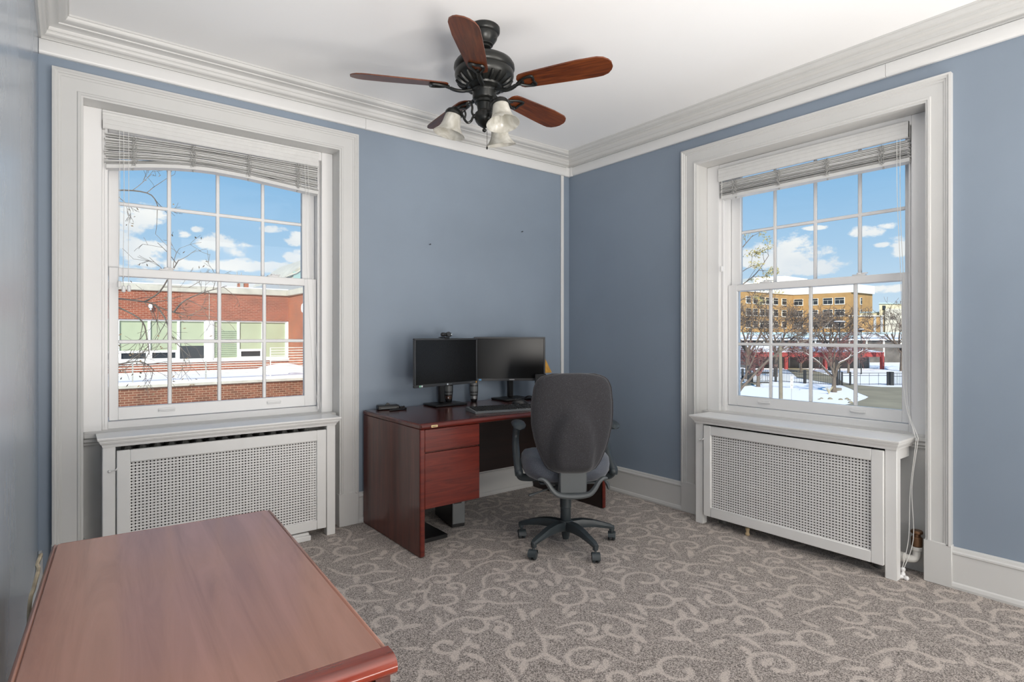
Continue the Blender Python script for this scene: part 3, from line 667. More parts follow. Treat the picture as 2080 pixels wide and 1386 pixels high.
# ------------------------------------------------------------------ ceiling fan
fan = empty('ceiling_fan', (1.672, 2.372, ZC)); tag(fan, 'dark bronze ceiling fan with five wooden blades and three bell glass lights', 'ceiling fan')
z0 = -ZC
MB().lathe([(.02, 0), (.074, 0), (.079, -.006), (.079, -.026), (.074, -.034), (.068, -.038), (.068, -.043), (.064, -.060), (.052, -.078), (.044, -.086), (.044, -.092), (.034, -.096), (.034, -.104), (.022, -.110), (.014, -.112)], 40).build('canopy', M_bronze, fan)
MB().cyl((0, 0, -.13), (0, 0, 1), .0125, .08, 16).cyl((0, 0, -.152), (0, 0, 1), .022, .016, 20, .004).build('downrod', M_bronze, fan)
mot = MB().lathe([(.02, -.148), (.05, -.150), (.088, -.156), (.120, -.166), (.143, -.180), (.153, -.196), (.155, -.212), (.150, -.222), (.146, -.226), (.149, -.232), (.150, -.250), (.146, -.262), (.132, -.278), (.112, -.292), (.090, -.300), (.086, -.308), (.070, -.314), (.060, -.318)], 56).build('motor_housing', M_bronze, fan)
for k in range(20):
    a = 2*PI*k/20; c, s_ = math.cos(a), math.sin(a); p = lambda r, z: (r*c, r*s_, z)
    if k == 0: vent0 = MB().tube([p(.143, -.269), p(.131, -.282), p(.112, -.2955), p(.096, -.301)], [.006, .009, .009, .006], 6).build('vent_rib', M_bronze, mot)
    else: v = vent0.copy(); COL.objects.link(v); v.parent = mot; v.rotation_euler = (0, 0, a)
MB().box(-.022, .022, -.1565, -.150, -.216, -.204, .002).xf(Matrix.Rotation(math.radians(-62), 4, 'Z')).build('maker_plate', M_gold, mot)
MB().lathe([(.05, -.312), (.064, -.316), (.066, -.322), (.062, -.326), (.060, -.330), (.060, -.362), (.056, -.368), (.046, -.372), (.046, -.378)], 36).build('switch_housing', M_bronze, fan)
for k in range(4):
    a = .5+k*PI/2; MB().cyl((.061*math.cos(a), .061*math.sin(a), -.336), (math.cos(a), math.sin(a), 0), .004, .006, 8).build('screw', M_bronze, fan)
MB().lathe([(.046, -.378), (.050, -.381), (.050, -.386), (.040, -.390), (.036, -.410), (.034, -.424), (.037, -.428), (.037, -.433), (.046, -.437), (.049, -.445), (.050, -.460), (.049, -.468), (.044, -.480), (.033, -.494), (.020, -.504), (.009, -.510), (.006, -.514), (.010, -.519), (.011, -.524), (.008, -.530), (.002, -.533)], 36).build('light_kit_body', M_bronze, fan)
MB().tube([(.012, -.004, -.505), (.0125, -.006, -.54), (.0125, -.006, -.605)], .0012, 5).ball((.0125, -.006, -.612), .005, 8, (1, 1, 1.5)).build('pull_chain', M_bronze, fan)
# blade: rounded root, broad end with clipped corners; pitched so the clockwise edge stands higher
half = [(.185, .022), (.192, .036), (.205, .046), (.235, .051), (.30, .055), (.40, .061), (.50, .066), (.57, .068), (.60, .0665), (.628, .056), (.648, .036), (.658, .016)]
outl = [(x, w) for x, w in half] + [(x, -w*(1 if x < .55 else .93)) for x, w in half[::-1]]
pit = math.tan(math.radians(13)); zb = -.308
for k in range(5):
    a = math.radians(10.5 + 72*k); hold = empty('fan_blade', (0, 0, 0), a, fan)
    m = MB().prism(outl, -.003, .003); m.v = [(x, y, z + zb - y*pit) for x, y, z in m.v]; m.build('blade', M_blade, hold)
    ir = MB().tube(smooth_path([(.066, 0, -.322), (.085, .002, -.328), (.11, .006, -.336), (.145, .004, -.334), (.175, 0, zb-.016), (.20, 0, zb-.009)], 5), [.012]*20+[.010]*6, 8, flat=.7)
    loop = [(.180, 0), (.225, .026), (.262, .034), (.272, .024), (.268, 0), (.272, -.024), (.262, -.034), (.225, -.026), (.180, 0)]
    ir.tube(smooth_path([(x, y, zb-.009-y*pit) for x, y in loop], 4), .0068, 6)
    for x, y in ((.255, .027), (.255, -.027), (.21, 0)): ir.cyl((x, y, zb-.006-y*pit), (0, 0, 1), .009, .010, 10, .002)
    ir.build('blade_iron', M_bronze, hold)
for k, a in enumerate((145, 25, -95)):
    hold = empty('light_arm', (0, 0, 0), math.radians(a), fan)
    jr, jz = .049, -.452; P_ = lambda dr, dz, y=0: (jr+dr, y, jz+dz)
    am = MB().tube(smooth_path([P_(-.008, 0), P_(.008, -.004), P_(.018, -.024), P_(.034, -.034), P_(.050, -.020), P_(.062, .004), P_(.076, .020), P_(.090, .026), P_(.103, .026)], 5), .0062, 8)
    am.tube(smooth_path([P_(.006, .002), P_(.014, .020), P_(.012, .045), P_(.020, .068), P_(.034, .070), P_(.038, .056), P_(.028, .050)], 5), .0058, 8)
    am.tube(smooth_path([P_(.052, -.016), P_(.046, .008), P_(.052, .026), P_(.064, .024), P_(.062, .012)], 5), .005, 8).ball(P_(.002, 0), .011, 8).ball(P_(.103, .029), .010, 8)
    am.build('scroll_arm', M_bronze, hold)
    tilt = Matrix.Translation((.152, 0, -.428)) @ Matrix.Rotation(math.radians(-13), 4, 'Y')
    f = MB().lathe([(.008, .022), (.014, .018), (.018, .008), (.034, .004), (.040, -.004), (.044, -.012), (.044, -.020), (.040, -.022)], 28); f.xf(tilt).build('fitter', M_bronze, hold)
    out_ = [(.0385, -.018), (.0395, -.026), (.043, -.045), (.047, -.068), (.053, -.086), (.063, -.102), (.075, -.114), (.0815, -.121)]
    sh = MB().lathe(out_ + [(.0795, -.121)] + [(r-.0035, z+.001) for r, z in out_[::-1]], 40, cap=False); sh.xf(tilt).build('glass_shade', M_alab, hold)
    b = MB().lathe([(.010, -.022), (.010, -.036), (.013, -.050), (.015, -.060), (.012, -.070), (.004, -.075)], 16); b.xf(tilt).build('bulb', mat('frosted_bulb', (.75, .75, .72), .3) if k == 0 else bpy.data.materials['frosted_bulb'], hold)

# ------------------------------------------------------------------ far desk
dk = empty('office_desk', (0, 0, 0)); tag(dk, 'dark cherry pedestal desk holding two monitors against the blue wall', 'desk')
dx0, dx1, dy0, dy1, dt = 1.553, 3.062, 2.822, 3.605, .749
def bull(x0, x1, y, zt, th, back):      # top slab with a rounded front edge along x
    r = th/2; pr = [(back, zt-th)] + [(y+r*.75-.75*r*math.cos(math.radians(t)), zt-r-r*math.sin(math.radians(t))) for t in range(90, -91, -18)][::1] + [(back, zt)]
    return pr
def top_prism(x0, x1, y0, y1, zt, th, r):
    pr = [(y1, zt-th)] + [(y0+r-r*math.cos(math.radians(t)), zt-th/2-(th/2)*math.sin(math.radians(t))) for t in range(85, -86, -17)] + [(y1, zt)]
    return MB().prism(pr, x0, x1, 'yz')
MB().box(dx0+.012, dx1-.012, dy0+.034, dy1, dt-.028, dt, .002).build('desk_top', M_woodtopx, dk)
top_prism(dx0+.008, dx1-.008, dy0-.002, dy0+.034, dt, .030, .016).build('front_edge', M_wood, dk)
for x0, x1, sx in ((dx0, dx0+.0125, 1), (dx1-.0125, dx1, -1)):
    MB().box(x0, x1, dy0+.004, dy1, dt-.028, dt-.001, .005).build('side_edge', M_woodz, dk)
for x0, x1 in ((dx0+.002, dx0+.030), (dx1-.030, dx1-.002)):
    pnl = MB().box(x0, x1, dy0+.014, dy1-.004, .004, dt-.029, .001).build('end_panel', M_woodz if x0 < 2 else M_wooddark, dk)  # right panel coloured dark to stand in for its shaded inner face
    MB().box(x0-.001, x1+.002, dy0+.002, dy0+.0135, .004, dt-.030, .005).build('front_stile', M_wood, pnl)
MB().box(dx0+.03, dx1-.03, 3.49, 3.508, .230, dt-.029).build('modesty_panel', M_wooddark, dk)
ped = MB().box(dx0+.031, 1.962, dy0+.026, 3.40, .272, dt-.030).build('pedestal', M_woodz, dk)
d1 = MB().box(1.586, 1.958, dy0+.006, dy0+.025, .592, .716, .002).build('drawer', M_wood, dk)
d2 = MB().box(1.586, 1.958, dy0+.006, dy0+.025, .268, .582, .002).build('drawer', M_wood, dk)
bd = MB().box(1.622, 1.663, dy0-.0035, dy0+.002, dt-.022, dt-.009, .001).build('maker_badge', M_gold, dk)
m = MB()
for x, w_ in ((1.630, .003), (1.638, .0035), (1.646, .003), (1.6535, .0025)): m.box(x-w_, x+w_, dy0-.0042, dy0-.0034, dt-.0178, dt-.0132)
m.build('badge_lettering', M_ink, bd)

# ------------------------------------------------------------------ near cabinet
nc = empty('wooden_cabinet', (.193, 1.284, 0), math.radians(-3.6)); tag(nc, 'mahogany cabinet in the corner by the blue left wall, nearest the camera', 'cabinet')
hw, xl, y0, y1, zt = .243, -.251, -.455, .462, .749
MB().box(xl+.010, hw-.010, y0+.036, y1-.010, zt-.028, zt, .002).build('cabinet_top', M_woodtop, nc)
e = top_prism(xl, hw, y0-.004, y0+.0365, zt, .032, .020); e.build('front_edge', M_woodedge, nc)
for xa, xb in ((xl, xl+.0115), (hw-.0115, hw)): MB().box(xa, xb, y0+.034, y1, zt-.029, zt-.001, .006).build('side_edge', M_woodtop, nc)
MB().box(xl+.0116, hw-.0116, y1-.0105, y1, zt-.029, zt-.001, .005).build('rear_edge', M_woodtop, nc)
MB().box(xl+.006, xl+.03, y0+.012, y1-.006, .003, zt-.033).box(hw-.03, hw-.006, y0+.012, y1-.006, .003, zt-.033).box(xl+.03, hw-.03, y0+.03, y1-.006, .05, zt-.033).build('cabinet_body', M_woodz, nc)
for a, b in ((.07, .385), (.392, zt-.042)): MB().box(xl+.033, hw-.033, y0+.010, y0+.0295, a, b, .003).build('drawer', M_wood, nc)
tag(MB().tube(smooth_path([(-.062, 1.50, .006), (-.062, 1.50, .40), (-.061, 1.51, .68), (-.055, 1.56, .722), (-.050, 1.63, .734), (-.054, 1.69, .728), (-.049, 1.74, .733), (-.052, 1.775, .722)], 6), .004, 6).build('frayed_strip', mat('tan_paper', (.45, .38, .27), .9, vary=(40, .3))), 'tan frayed strip between the near cabinet and the blue left wall', 'loose strip')

# ------------------------------------------------------------------ monitors
def make_monitor(label, center, ang, w, h, zb_, zt_, base, pole, marks):
    root = empty('monitor', (0, 0, 0)); tag(root, label, 'monitor', 'black desktop monitors')
    pm = Matrix.Translation((center[0], center[1], 0)) @ Matrix.Rotation(ang, 4, 'Z')      # local -y looks at the user
    b = .013; bb = .019
    m = MB().box(-w/2, w/2, 0, .018, zb_, zb_+bb, .002).box(-w/2, w/2, 0, .018, zt_-b, zt_, .002).box(-w/2, -w/2+b, 0, .018, zb_+bb, zt_-b, .002).box(w/2-b, w/2, 0, .018, zb_+bb, zt_-b, .002)
    m.xf(pm).build('bezel', M_dark, root)
    MB().box(-w/2+b, w/2-b, .003, .016, zb_+bb, zt_-b).xf(pm).build('screen', M_screen, root)
    zc = (zb_+zt_)/2
    MB().box(-w/2+.01, w/2-.01, .016, .030, zb_+.01, zt_-.01, .006).box(-.13, .13, .03, .05, zc-.11, zc+.11, .015).xf(pm).build('rear_shell', M_black, root)
    bx0, bx1, by0, by1 = base
    MB().box(bx0, bx1, by0, by1, dt+.001, dt+.015, .004).build('base', M_black, root)
    px, py = pole; back = pm @ Vector((0, .05, zc))
    m = MB().box(px-.024, px+.024, py-.016, py+.016, dt+.015, zc-.06, .008)
    m.tube([(px, py, zc-.08), (px, py, zc), (back.x, back.y, zc)], .026, 10).build('stand_column', M_black, root)
    for x0, x1, za, zc_, mm in marks: MB().box(x0, x1, -.0012, .001, za, zc_).xf(pm).build('sticker' if mm in (M_sticker, M_bluesticker) else 'front_mark', mm, root)
    return root
L1 = Vector((1.786, 3.324)); R1 = Vector((2.354, 3.426)); w1 = (R1-L1).length; a1 = math.atan2(R1.y-L1.y, R1.x-L1.x); c1 = (L1+R1)/2
z1b, z1t = .902, 1.228
marks = [(-w1/2+.040, -w1/2+.052, z1b+.003, z1b+.015, mat('green_sticker', (.25, .6, .4), .4)), (-w1/2+.056, -w1/2+.068, z1b+.003, z1b+.015, M_sticker), (-.006, .004, z1b+.004, z1b+.014, M_sticker), (.008, .040, z1b+.007, z1b+.011, M_grey)]
marks += [(w1/2-.075+i*.014, w1/2-.068+i*.014, z1b+.007, z1b+.012, M_grey) for i in range(4)] + [(w1/2-.018, w1/2-.008, z1b+.004, z1b+.014, M_amber)]
mo1 = make_monitor('black monitor on the left of the desk with a webcam on top', c1, a1, w1, z1t-z1b, z1b, z1t, (2.003, 2.265, 3.42, 3.60), (2.115, 3.535), marks)
c2 = street(0, 0, 0); a2 = YAW - PI/2
q0 = Vector((FX*4.36 + FY*(-.29), FY*4.36 - FX*(-.29))); q1 = Vector((FX*4.38 + FY*.256, FY*4.38 - FX*.256)); c2 = (q0+q1)/2; w2 = (q1-q0).length
z2b, z2t = .899, 1.235
mo2 = make_monitor('black monitor on the right of the desk, partly behind the chair', c2, math.atan2(q1.y-q0.y, q1.x-q0.x), w2, z2t-z2b, z2b, z2t, (2.60, 2.86, 3.40, 3.60), (2.735, 3.53),
    [(-w2/2+.036, -w2/2+.056, z2b+.003, z2b+.015, M_bluesticker), (-.004, .036, z2b+.006, z2b+.013, M_silver)])
# webcam clipped to the top edge
pm = Matrix.Translation((c1.x, c1.y, 0)) @ Matrix.Rotation(a1, 4, 'Z')
wc = empty('webcam'); tag(wc, 'small black webcam clipped on the top edge of the left monitor', 'webcam')
MB().box(-.062, -.022, -.014, .012, z1t+.012, z1t+.040, .009).box(-.02, .034, -.014, .012, z1t+.012, z1t+.040, .009).box(-.030, .0, -.011, .010, z1t+.014, z1t+.038, .004).xf(pm).build('webcam_body', M_black, wc)
MB().cyl((-.008, -.018, z1t+.028), (0, 1, 0), .017, .018, 20, .004).xf(pm).build('lens', M_dark, wc)
MB().cyl((.022, -.0145, z1t+.027), (0, 1, 0), .005, .003, 10).xf(pm).build('indicator', M_sticker, wc)
MB().box(-.030, .016, -.007, .05, z1t+.001, z1t+.010, .003).box(-.026, .012, -.008, -.0035, z1t-.006, z1t+.006, .002).box(-.06, -.03, -.002, .03, z1t+.003, z1t+.008, .002).xf(pm).build('clip', M_black, wc)

# ------------------------------------------------------------------ speakers, keyboard, mouse and small things on the desk
def speaker(x, y, z, label):
    t = empty('desktop_speaker', (x, y, z), YAW-PI/2); tag(t, label, 'speaker', 'desktop speakers')
    rows = []
    for zz, rx in ((0, .020), (.003, .023), (.02, .026), (.07, .031), (.12, .032), (.155, .029), (.172, .020), (.176, .008)):
        rows.append([(rx*math.cos(2*PI*k/24), rx*1.1*math.sin(2*PI*k/24), zz) for k in range(24)])
    m = MB().grid(rows, wrap=True); m.f += [tuple(range(24))[::-1], tuple(7*24+k for k in range(24))]; m.build('speaker_cabinet', M_black, t)
    def band(za, zb__, mm, nm, out):
        rows = []
        for zz in (za, (za+zb__)/2, zb__):
            r = np.interp(zz, (0, .02, .07, .12, .155), (.021, .026, .031, .032, .029)) + out
            rows.append([(r*math.cos(a), r*1.1*math.sin(a), zz) for a in [math.radians(-150+120*k/12) for k in range(13)]])
        MB().grid(rows).build(nm, mm, t)
    band(.055, .160, M_grey, 'grille', .0006); band(.022, .046, mat('copper_band', (.20, .12, .09), .25, .8) if 'behind' in label else M_silver, 'lower_panel', .0006)
    MB().box(-.002, .004, -.031, -.029, .027, .038).build('emblem', M_sticker, t)
    return t
speaker(2.187, 3.553, dt+.016, 'small black desktop speaker behind the stand of the left monitor')
speaker(2.412, 3.558, dt+.001, 'small black desktop speaker between the two monitors')
kb = empty('keyboard', (2.281, 3.028, dt), math.radians(-14)); tag(kb, 'black and grey keyboard lying at the front of the desk', 'keyboard')
kw, kd = .45, .185
m = MB().prism([(-kd/2, .001), (kd/2, .001), (kd/2, .022), (kd/2-.01, .026), (-kd/2+.012, .015), (-kd/2, .011)], -kw/2, kw/2, 'yz').build('keyboard_body', M_grey, kb)
rows_ = [(-.070, .017, [.016]*3+[.10]+[.016]*4), (-.050, .019, None), (-.030, .0205, None), (-.010, .022, None), (.012, .024, None), (.045, .0265, None)]
key0 = None
keys = []
for ry, rz_, _ in rows_:
    x = -kw/2+.012
    while x < kw/2-.02:
        wdt = .017; 
        if ry == -.070 and -.11 < x < -.02: wdt = .105
        keys.append((x, wdt, ry, rz_)); x += wdt+.003
        if abs(x-.085) < .011 or abs(x-.145) < .011: x += .008
for i, (x, wdt, ry, rz_) in enumerate(keys):
    if i < 100:
        nm_me = 'key_wide' if wdt > .05 else 'key_small'
        k = bpy.data.meshes.get(nm_me)
        if k is None:
            o = MB().box(0, wdt, -.0085, .0085, -.004, .005, .0025).build('key', M_black); o.data.name = nm_me
        else: o = bpy.data.objects.new('key', k); COL.objects.link(o)
        o.parent = kb; o.location = (x, ry, rz_); o.rotation_euler = (.08, 0, 0)
m = MB()
for i, (x, wdt, ry, rz_) in enumerate(keys):
    if i >= 100: m.box(x, x+wdt, ry-.0085, ry+.0085, rz_-.004, rz_+.005, .0025)
if m.v: tag(m.build('key_row', M_black, kb), kind='stuff')
ms = empty('computer_mouse', (2.588, 3.225, dt), math.radians(62)); tag(ms, 'black and grey computer mouse beside the keyboard, near the chair', 'mouse')
rows = []
for i in range(9):
    z = .034*math.sin(PI/2*i/8); sc = math.cos(PI/2*i/8)**.55 if i < 8 else .02
    rows.append([(.031*sc*math.cos(2*PI*k/20), .056*sc*math.sin(2*PI*k/20)+.004*i/8, z+.001) for k in range(20)])
m = MB().grid(rows, wrap=True); m.f.append(tuple(range(20))[::-1]); m.build('mouse_shell', M_black, ms)
rows = [[(x*(1-abs(t)*.15), .05*t, .0355*(1-t*t*.9)**.5+.0012) for x in (-.012, 0, .012)] for t in [(-.8+1.6*i/10) for i in range(11)]]
MB().grid(rows).build('mouse_stripe', M_silver, ms)
MB().cyl((0, .03, .030), (1, 0, 0), .010, .008, 12).build('scroll_wheel', M_dark, ms)
ud = empty('upright_device', (2.83, 3.30, dt), math.radians(-38)); tag(ud, 'black upright desk device standing behind the right monitor corner and chair back', 'desk device')
MB().box(-.055, .055, -.045, .055, 0, .022, .006).box(-.03, .03, .0, .04, .02, .06, .008).build('base', M_black, ud)
MB().box(-.028, .06, -.008, .014, .03, .205, .006).build('upright_panel', M_black, ud)
MB().tube(smooth_path([(-.03, .03, .02), (-.07, .02, .035), (-.10, .04, .02), (-.12, .0, .006), (-.10, -.05, .005)], 5), .005, 6).build('cord', M_black, ud)
lp = empty('table_lamp', (2.965, 3.445, dt)); tag(lp, 'small table lamp with amber conical shade behind the right monitor', 'lamp')
MB().lathe([(.055, 0), (.058, .006), (.050, .014), (.020, .022), (.012, .04), (.012, .10), (.016, .12), (.010, .14), (.008, .24), (.004, .30)], 24).build('lamp_stem', M_bronze, lp)
MB().lathe([(.098, .205), (.030, .345), (.028, .346), (.0955, .206)], 32, cap=False).build('lamp_shade', M_amber, lp)
hb = empty('black_case', (1.704, 3.545, dt), math.radians(-14)); tag(hb, 'low black case with pale strip at the back left of the desk', 'case')
MB().box(-.072, .072, -.035, .035, .001, .030, .005).build('case_body', M_black, hb)
MB().box(-.052, .052, -.0362, -.0348, .011, .016).build('pale_strip', M_grey, hb)
MB().prism([(-.018, .030), (.018, .030), (.006, .042), (-.002, .044)], .0, .012, 'xz').build('clip', M_black, hb)
MB().box(.072, .105, -.03, .02, .004, .018, .006).box(.10, .112, -.02, -.005, .006, .022, .004).build('plug', M_black, hb)
tag(MB().box(-.063, .063, -.010, .010, .001, .009, .003).box(.052, .062, -.010, .010, .009, .015, .002).xf(Matrix.Translation((1.735, 3.455, dt)) @ Matrix.Rotation(.06, 4, 'Z')).build('flat_holder', M_black), 'thin flat black holder lying in front of the low case on the desk', 'holder')

# ------------------------------------------------------------------ under the desk
pc = empty('computer_tower', (2.007, 3.135, 0), math.radians(-10)); tag(pc, 'small black computer with grey front standing on carpet under the desk', 'computer')
MB().box(-.046, .046, .006, .32, .001, .262, .004).build('computer_case', M_black, pc)
MB().box(-.044, .044, 0, .010, .022, .258, .004).build('front_panel', M_grey, pc)
MB().box(-.036, .020, -.001, .004, .155, .215, .001).build('port_panel', M_black, pc)
MB().box(-.034, -.026, -.0018, .002, .165, .205).build('button', M_sticker, pc)
fs = empty('flat_stand', (1.745, 3.17, 0)); tag(fs, 'flat black stand lying on the carpet under the desk drawers', 'stand')
MB().box(-.125, .105, -.155, .165, .001, .026, .004).build('plate', M_black, fs)
MB().box(-.095, -.045, -.01, .03, .026, .16, .006).build('post', M_black, fs)

# ------------------------------------------------------------------ office chair
ch = empty('office_chair', (2.347, 2.488, 0), math.radians(56-90)); tag(ch, 'grey fabric swivel office chair with armrests pulled up to the desk', 'office chair')
tab = [(.475, .03), (.484, .083), (.50, .13), (.534, .155), (.567, .171), (.616, .191), (.669, .207), (.752, .224), (.82, .2265), (.876, .225), (.962, .213), (.995, .199), (1.020, .171), (1.036, .11), (1.041, .04)]
def wid(z): return float(np.interp(z, [a for a, b in tab], [b for a, b in tab]))
zz = [.475, .478, .484, .492, .505] + list(np.linspace(.53, .98, 22)) + [1.0, 1.015, 1.026, 1.034, 1.039, 1.041]
def back_surface(sign, inset, th, bumpy):
    rows = []
    for z in zz:
        w = wid(z)*inset; e = min(1, max(0, (z-.475)/.05), 1)*1.0; e = (1-(1-min(1, (z-.475)/.045))**2.2)**.5 * (1-(1-min(1, max(0, (1.041-z))/.05))**2.2)**.5
        lean = .05*((z-.5)/.54) ; row = []
        for j in range(25):
            u = -1+2*j/24; u = math.sin(u*PI/2); x = w*u
            pr = (1-abs(u)**3.2)**.5*e
            b = 0
            if bumpy:
                q = (x/.112)**2 + ((z-.60)/.235)**2
                if z < .60: q = (x/(.098+.014*(z-.475)/.125))**2
                b = .052/(1+math.exp((q-1)*8))*min(1, (z-.475)/.08+.3)
            curve = .45*x*x      # the back wraps forward at the sides
            row.append((x, -.215-lean+curve - sign*(th*pr+b*e), z))
        rows.append(row)
    return rows
br = MB().grid(back_surface(1, 1.0, .046, True)); br.grid(back_surface(-1, 1.0, .045, False))
bk = br.build('backrest', M_fabric, ch, ang=60)
edge = []
for z in zz[2:-2]: edge.append((wid(z)*1.004, z))
pts = [(w, -.217-.05*((z-.5)/.54)+.45*w*w, z) for w, z in edge] + [(-w, -.217-.05*((z-.5)/.54)+.45*w*w, z) for w, z in edge[::-1]]
MB().tube(pts + [pts[0]], .0055, 6, cap=False).build('piping', M_fabric, bk)
rows = []
for z, sc in ((.405, .35), (.402, .62), (.408, .80), (.425, .92), (.455, .985), (.49, 1.0), (.515, .985), (.532, .94), (.542, .82), (.546, .55), (.546, .2)):
    row = []
    for k in range(40):
        a = 2*PI*k/40; c, s_ = math.cos(a), math.sin(a)
        x = .262*sc*math.copysign(abs(c)**.72, c); y = .25*sc*math.copysign(abs(s_)**.78, s_) + .045
        row.append((x, y, z + (.010 if z > .5 else 0)*(abs(x)/.26)**2 - (.03*max(0, (y-.15)/.14)**2 if z > .5 else 0)))
    rows.append(row)
m = MB().grid(rows, wrap=True); n = len(m.v); m.f += [tuple(range(40))[::-1], tuple(range(n-40, n))]
m.build('seat', M_seatfab, ch, ang=60)
MB().box(-.17, .17, -.12, .19, .388, .404, .006).box(-.075, .075, -.11, .12, .325, .392, .015).build('seat_plate', M_chairplastic, ch)
MB().box(-.077, .077, -.262, -.205, .372, .52, .008).box(-.06, .06, -.235, -.05, .350, .385, .008).build('back_bracket', M_chairgrey, ch)
wing = smooth_path([(-.192, -.245, .452), (-.172, -.25, .456), (-.145, -.256, .438), (-.115, -.262, .395), (-.08, -.266, .370), (0, -.268, .362), (.08, -.266, .370), (.115, -.262, .395), (.145, -.256, .438), (.172, -.25, .456), (.192, -.245, .452)], 5)
MB().tube(wing, [.010+.010*math.sin(PI*i/(len(wing)-1)) for i in range(len(wing))], 8, flat=.8).build('handle_bar', M_chairgrey, ch)
MB().tube(smooth_path([(-.07, -.05, .36), (-.13, -.09, .355), (-.185, -.12, .345), (-.235, -.14, .335)], 5), [.007]*10+[.008, .010, .0115, .012, .011, .008], 8, flat=.6).build('height_lever', M_chairgrey, ch)
MB().tube(smooth_path([(.08, -.0, .40), (.16, -.03, .40), (.215, -.04, .395), (.24, -.045, .372), (.250, -.05, .338)], 4), [.006]*8+[.007, .012, .018, .024, .028, .029, .026, .020, .012][:9], 8, flat=.4).build('tilt_paddle', M_chairgrey, ch)
MB().lathe([(.034, .33), (.034, .225), (.031, .222), (.031, .13), (.028, .126), (.024, .06), (.018, .035), (.006, .034)], 24).build('gas_column', M_chairplastic, ch)
MB().lathe([(.02, .150), (.038, .148), (.046, .138), (.050, .115), (.046, .092), (.030, .085)], 24).build('base_hub', M_chairplastic, ch)
for k in range(5):
    a = math.radians(45+72*k - (56-90)); rot = Matrix.Rotation(a, 4, 'Z')
    A = [(.030, .118, .030, .026), (.10, .124, .027, .024), (.17, .118, .023, .020), (.24, .102, .020, .015), (.285, .090, .018, .013), (.303, .082, .013, .010)]
    rows = []
    for x, z, w, h in A: rows.append([(x, w*.75, z+h), (x, w, z), (x, w*.8, z-h), (x, -w*.8, z-h), (x, -w, z), (x, -w*.75, z+h)])
    m = MB().grid(rows, wrap=True); n = len(m.v); m.f += [tuple(range(6)), tuple(range(n-6, n))]
    m.cyl((.290, 0, .078), (0, 0, 1), .016, .034, 14, .003); m.xf(rot).build('base_leg', M_chairplastic, ch, ang=30)
    cas = empty('caster', rot @ Vector((.290, 0, 0)), a + (.9, 2.2, .4, -.5, 1.2)[k], ch)
    for s_ in (-1, 1): MB().cyl((.018, s_*.0125, .0265), (0, 1, 0), .0265, .019, 24, .006).build('wheel', M_chairplastic, cas)
    rows = []
    for i in range(9):
        t = math.radians(-10+190*i/8); rows.append([(.018+.0285*math.cos(t), y, .0265+.0285*math.sin(t)) for y in (-.023, -.008, .008, .023)])
    MB().grid(rows).box(.0, .02, -.006, .006, .03, .062, .003).build('wheel_hood', M_chairplastic, cas)
for s_ in (-1, 1):
    ar = empty('arm', (0, 0, 0), 0, ch)
    MB().tube(smooth_path([(s_*.12, .03, .395), (s_*.22, .02, .398), (s_*.268, .0, .41), (s_*.285, -.015, .44)], 4), .014, 8, flat=1.6).build('arm_bracket', M_chairplastic, ar)
    up = smooth_path([(s_*.280, -.03, .425), (s_*.284, -.025, .452), (s_*(.290 if s_ < 0 else .272), .02, .50), (s_*(.293 if s_ < 0 else .264), .075, .57), (s_*(.292 if s_ < 0 else .268), .10, .635), (s_*.284, .09, .690)], 5)
    MB().tube(up, [.019]*6+[.018]*5+[.017]*5+[.016]*5+[.017]*5, 10, flat=1.35).ball((s_*.280, -.032, .440), .023, 10).build('arm_upright', M_chairplastic, ar)
    rows = []
    for i in range(13):
        t = -1+2*i/12; w = .041*(1-abs(t)**3.5)**.5 + .001; yy = .04+.125*t; zc = .718 - .016*max(0, -t-.45)**1.4*2 - .004*t*t
        rows.append([(s_*(.280) + w*math.cos(2*PI*k/14), yy, zc + (.016 if math.sin(2*PI*k/14) > 0 else .014)*math.sin(2*PI*k/14)*(1-abs(t)**6)**.5) for k in range(14)])
    m = MB().grid(rows, wrap=True); n = len(m.v); m.f += [tuple(range(14)), tuple(range(n-14, n))]; m.build('arm_pad', M_chairplastic, ar, ang=60)

# ================================================================== outside, seen through window 1: brick school wing with a snowy terrace
GZ = -3.6
YB, YF = 28.0, 21.3
bw = empty('brick_building', (0, YB, 0)); tag(bw, 'red brick flat roofed wing with green shaded ribbon windows behind a snowy terrace', 'building')
XC = 8.32
MB().box(-22, XC+.4, 0, 8, 1.90, 3.09).box(-22, XC+.4, 0, 8, GZ, .14).box(-22, -21, 0, 8, .14, 1.9).build('wall', M_brick, bw)
MB().box(XC, XC+8, -12, .001, GZ, 3.09).build('side_wing', M_bricky, bw)
MB().box(-22.1, XC-.08, -.08, .5, 3.09, 3.37, .02).box(XC-.09, XC+.5, -12.1, .4, 3.091, 3.372, .02).build('coping', M_conc, bw)
MB().box(-22, XC, .02, 8, 3.36, 3.42).build('snow_cap', M_snow, bw)
MB().box(-22, XC, .45, .5, .1, 1.95).build('window_backing', M_darkglass, bw)
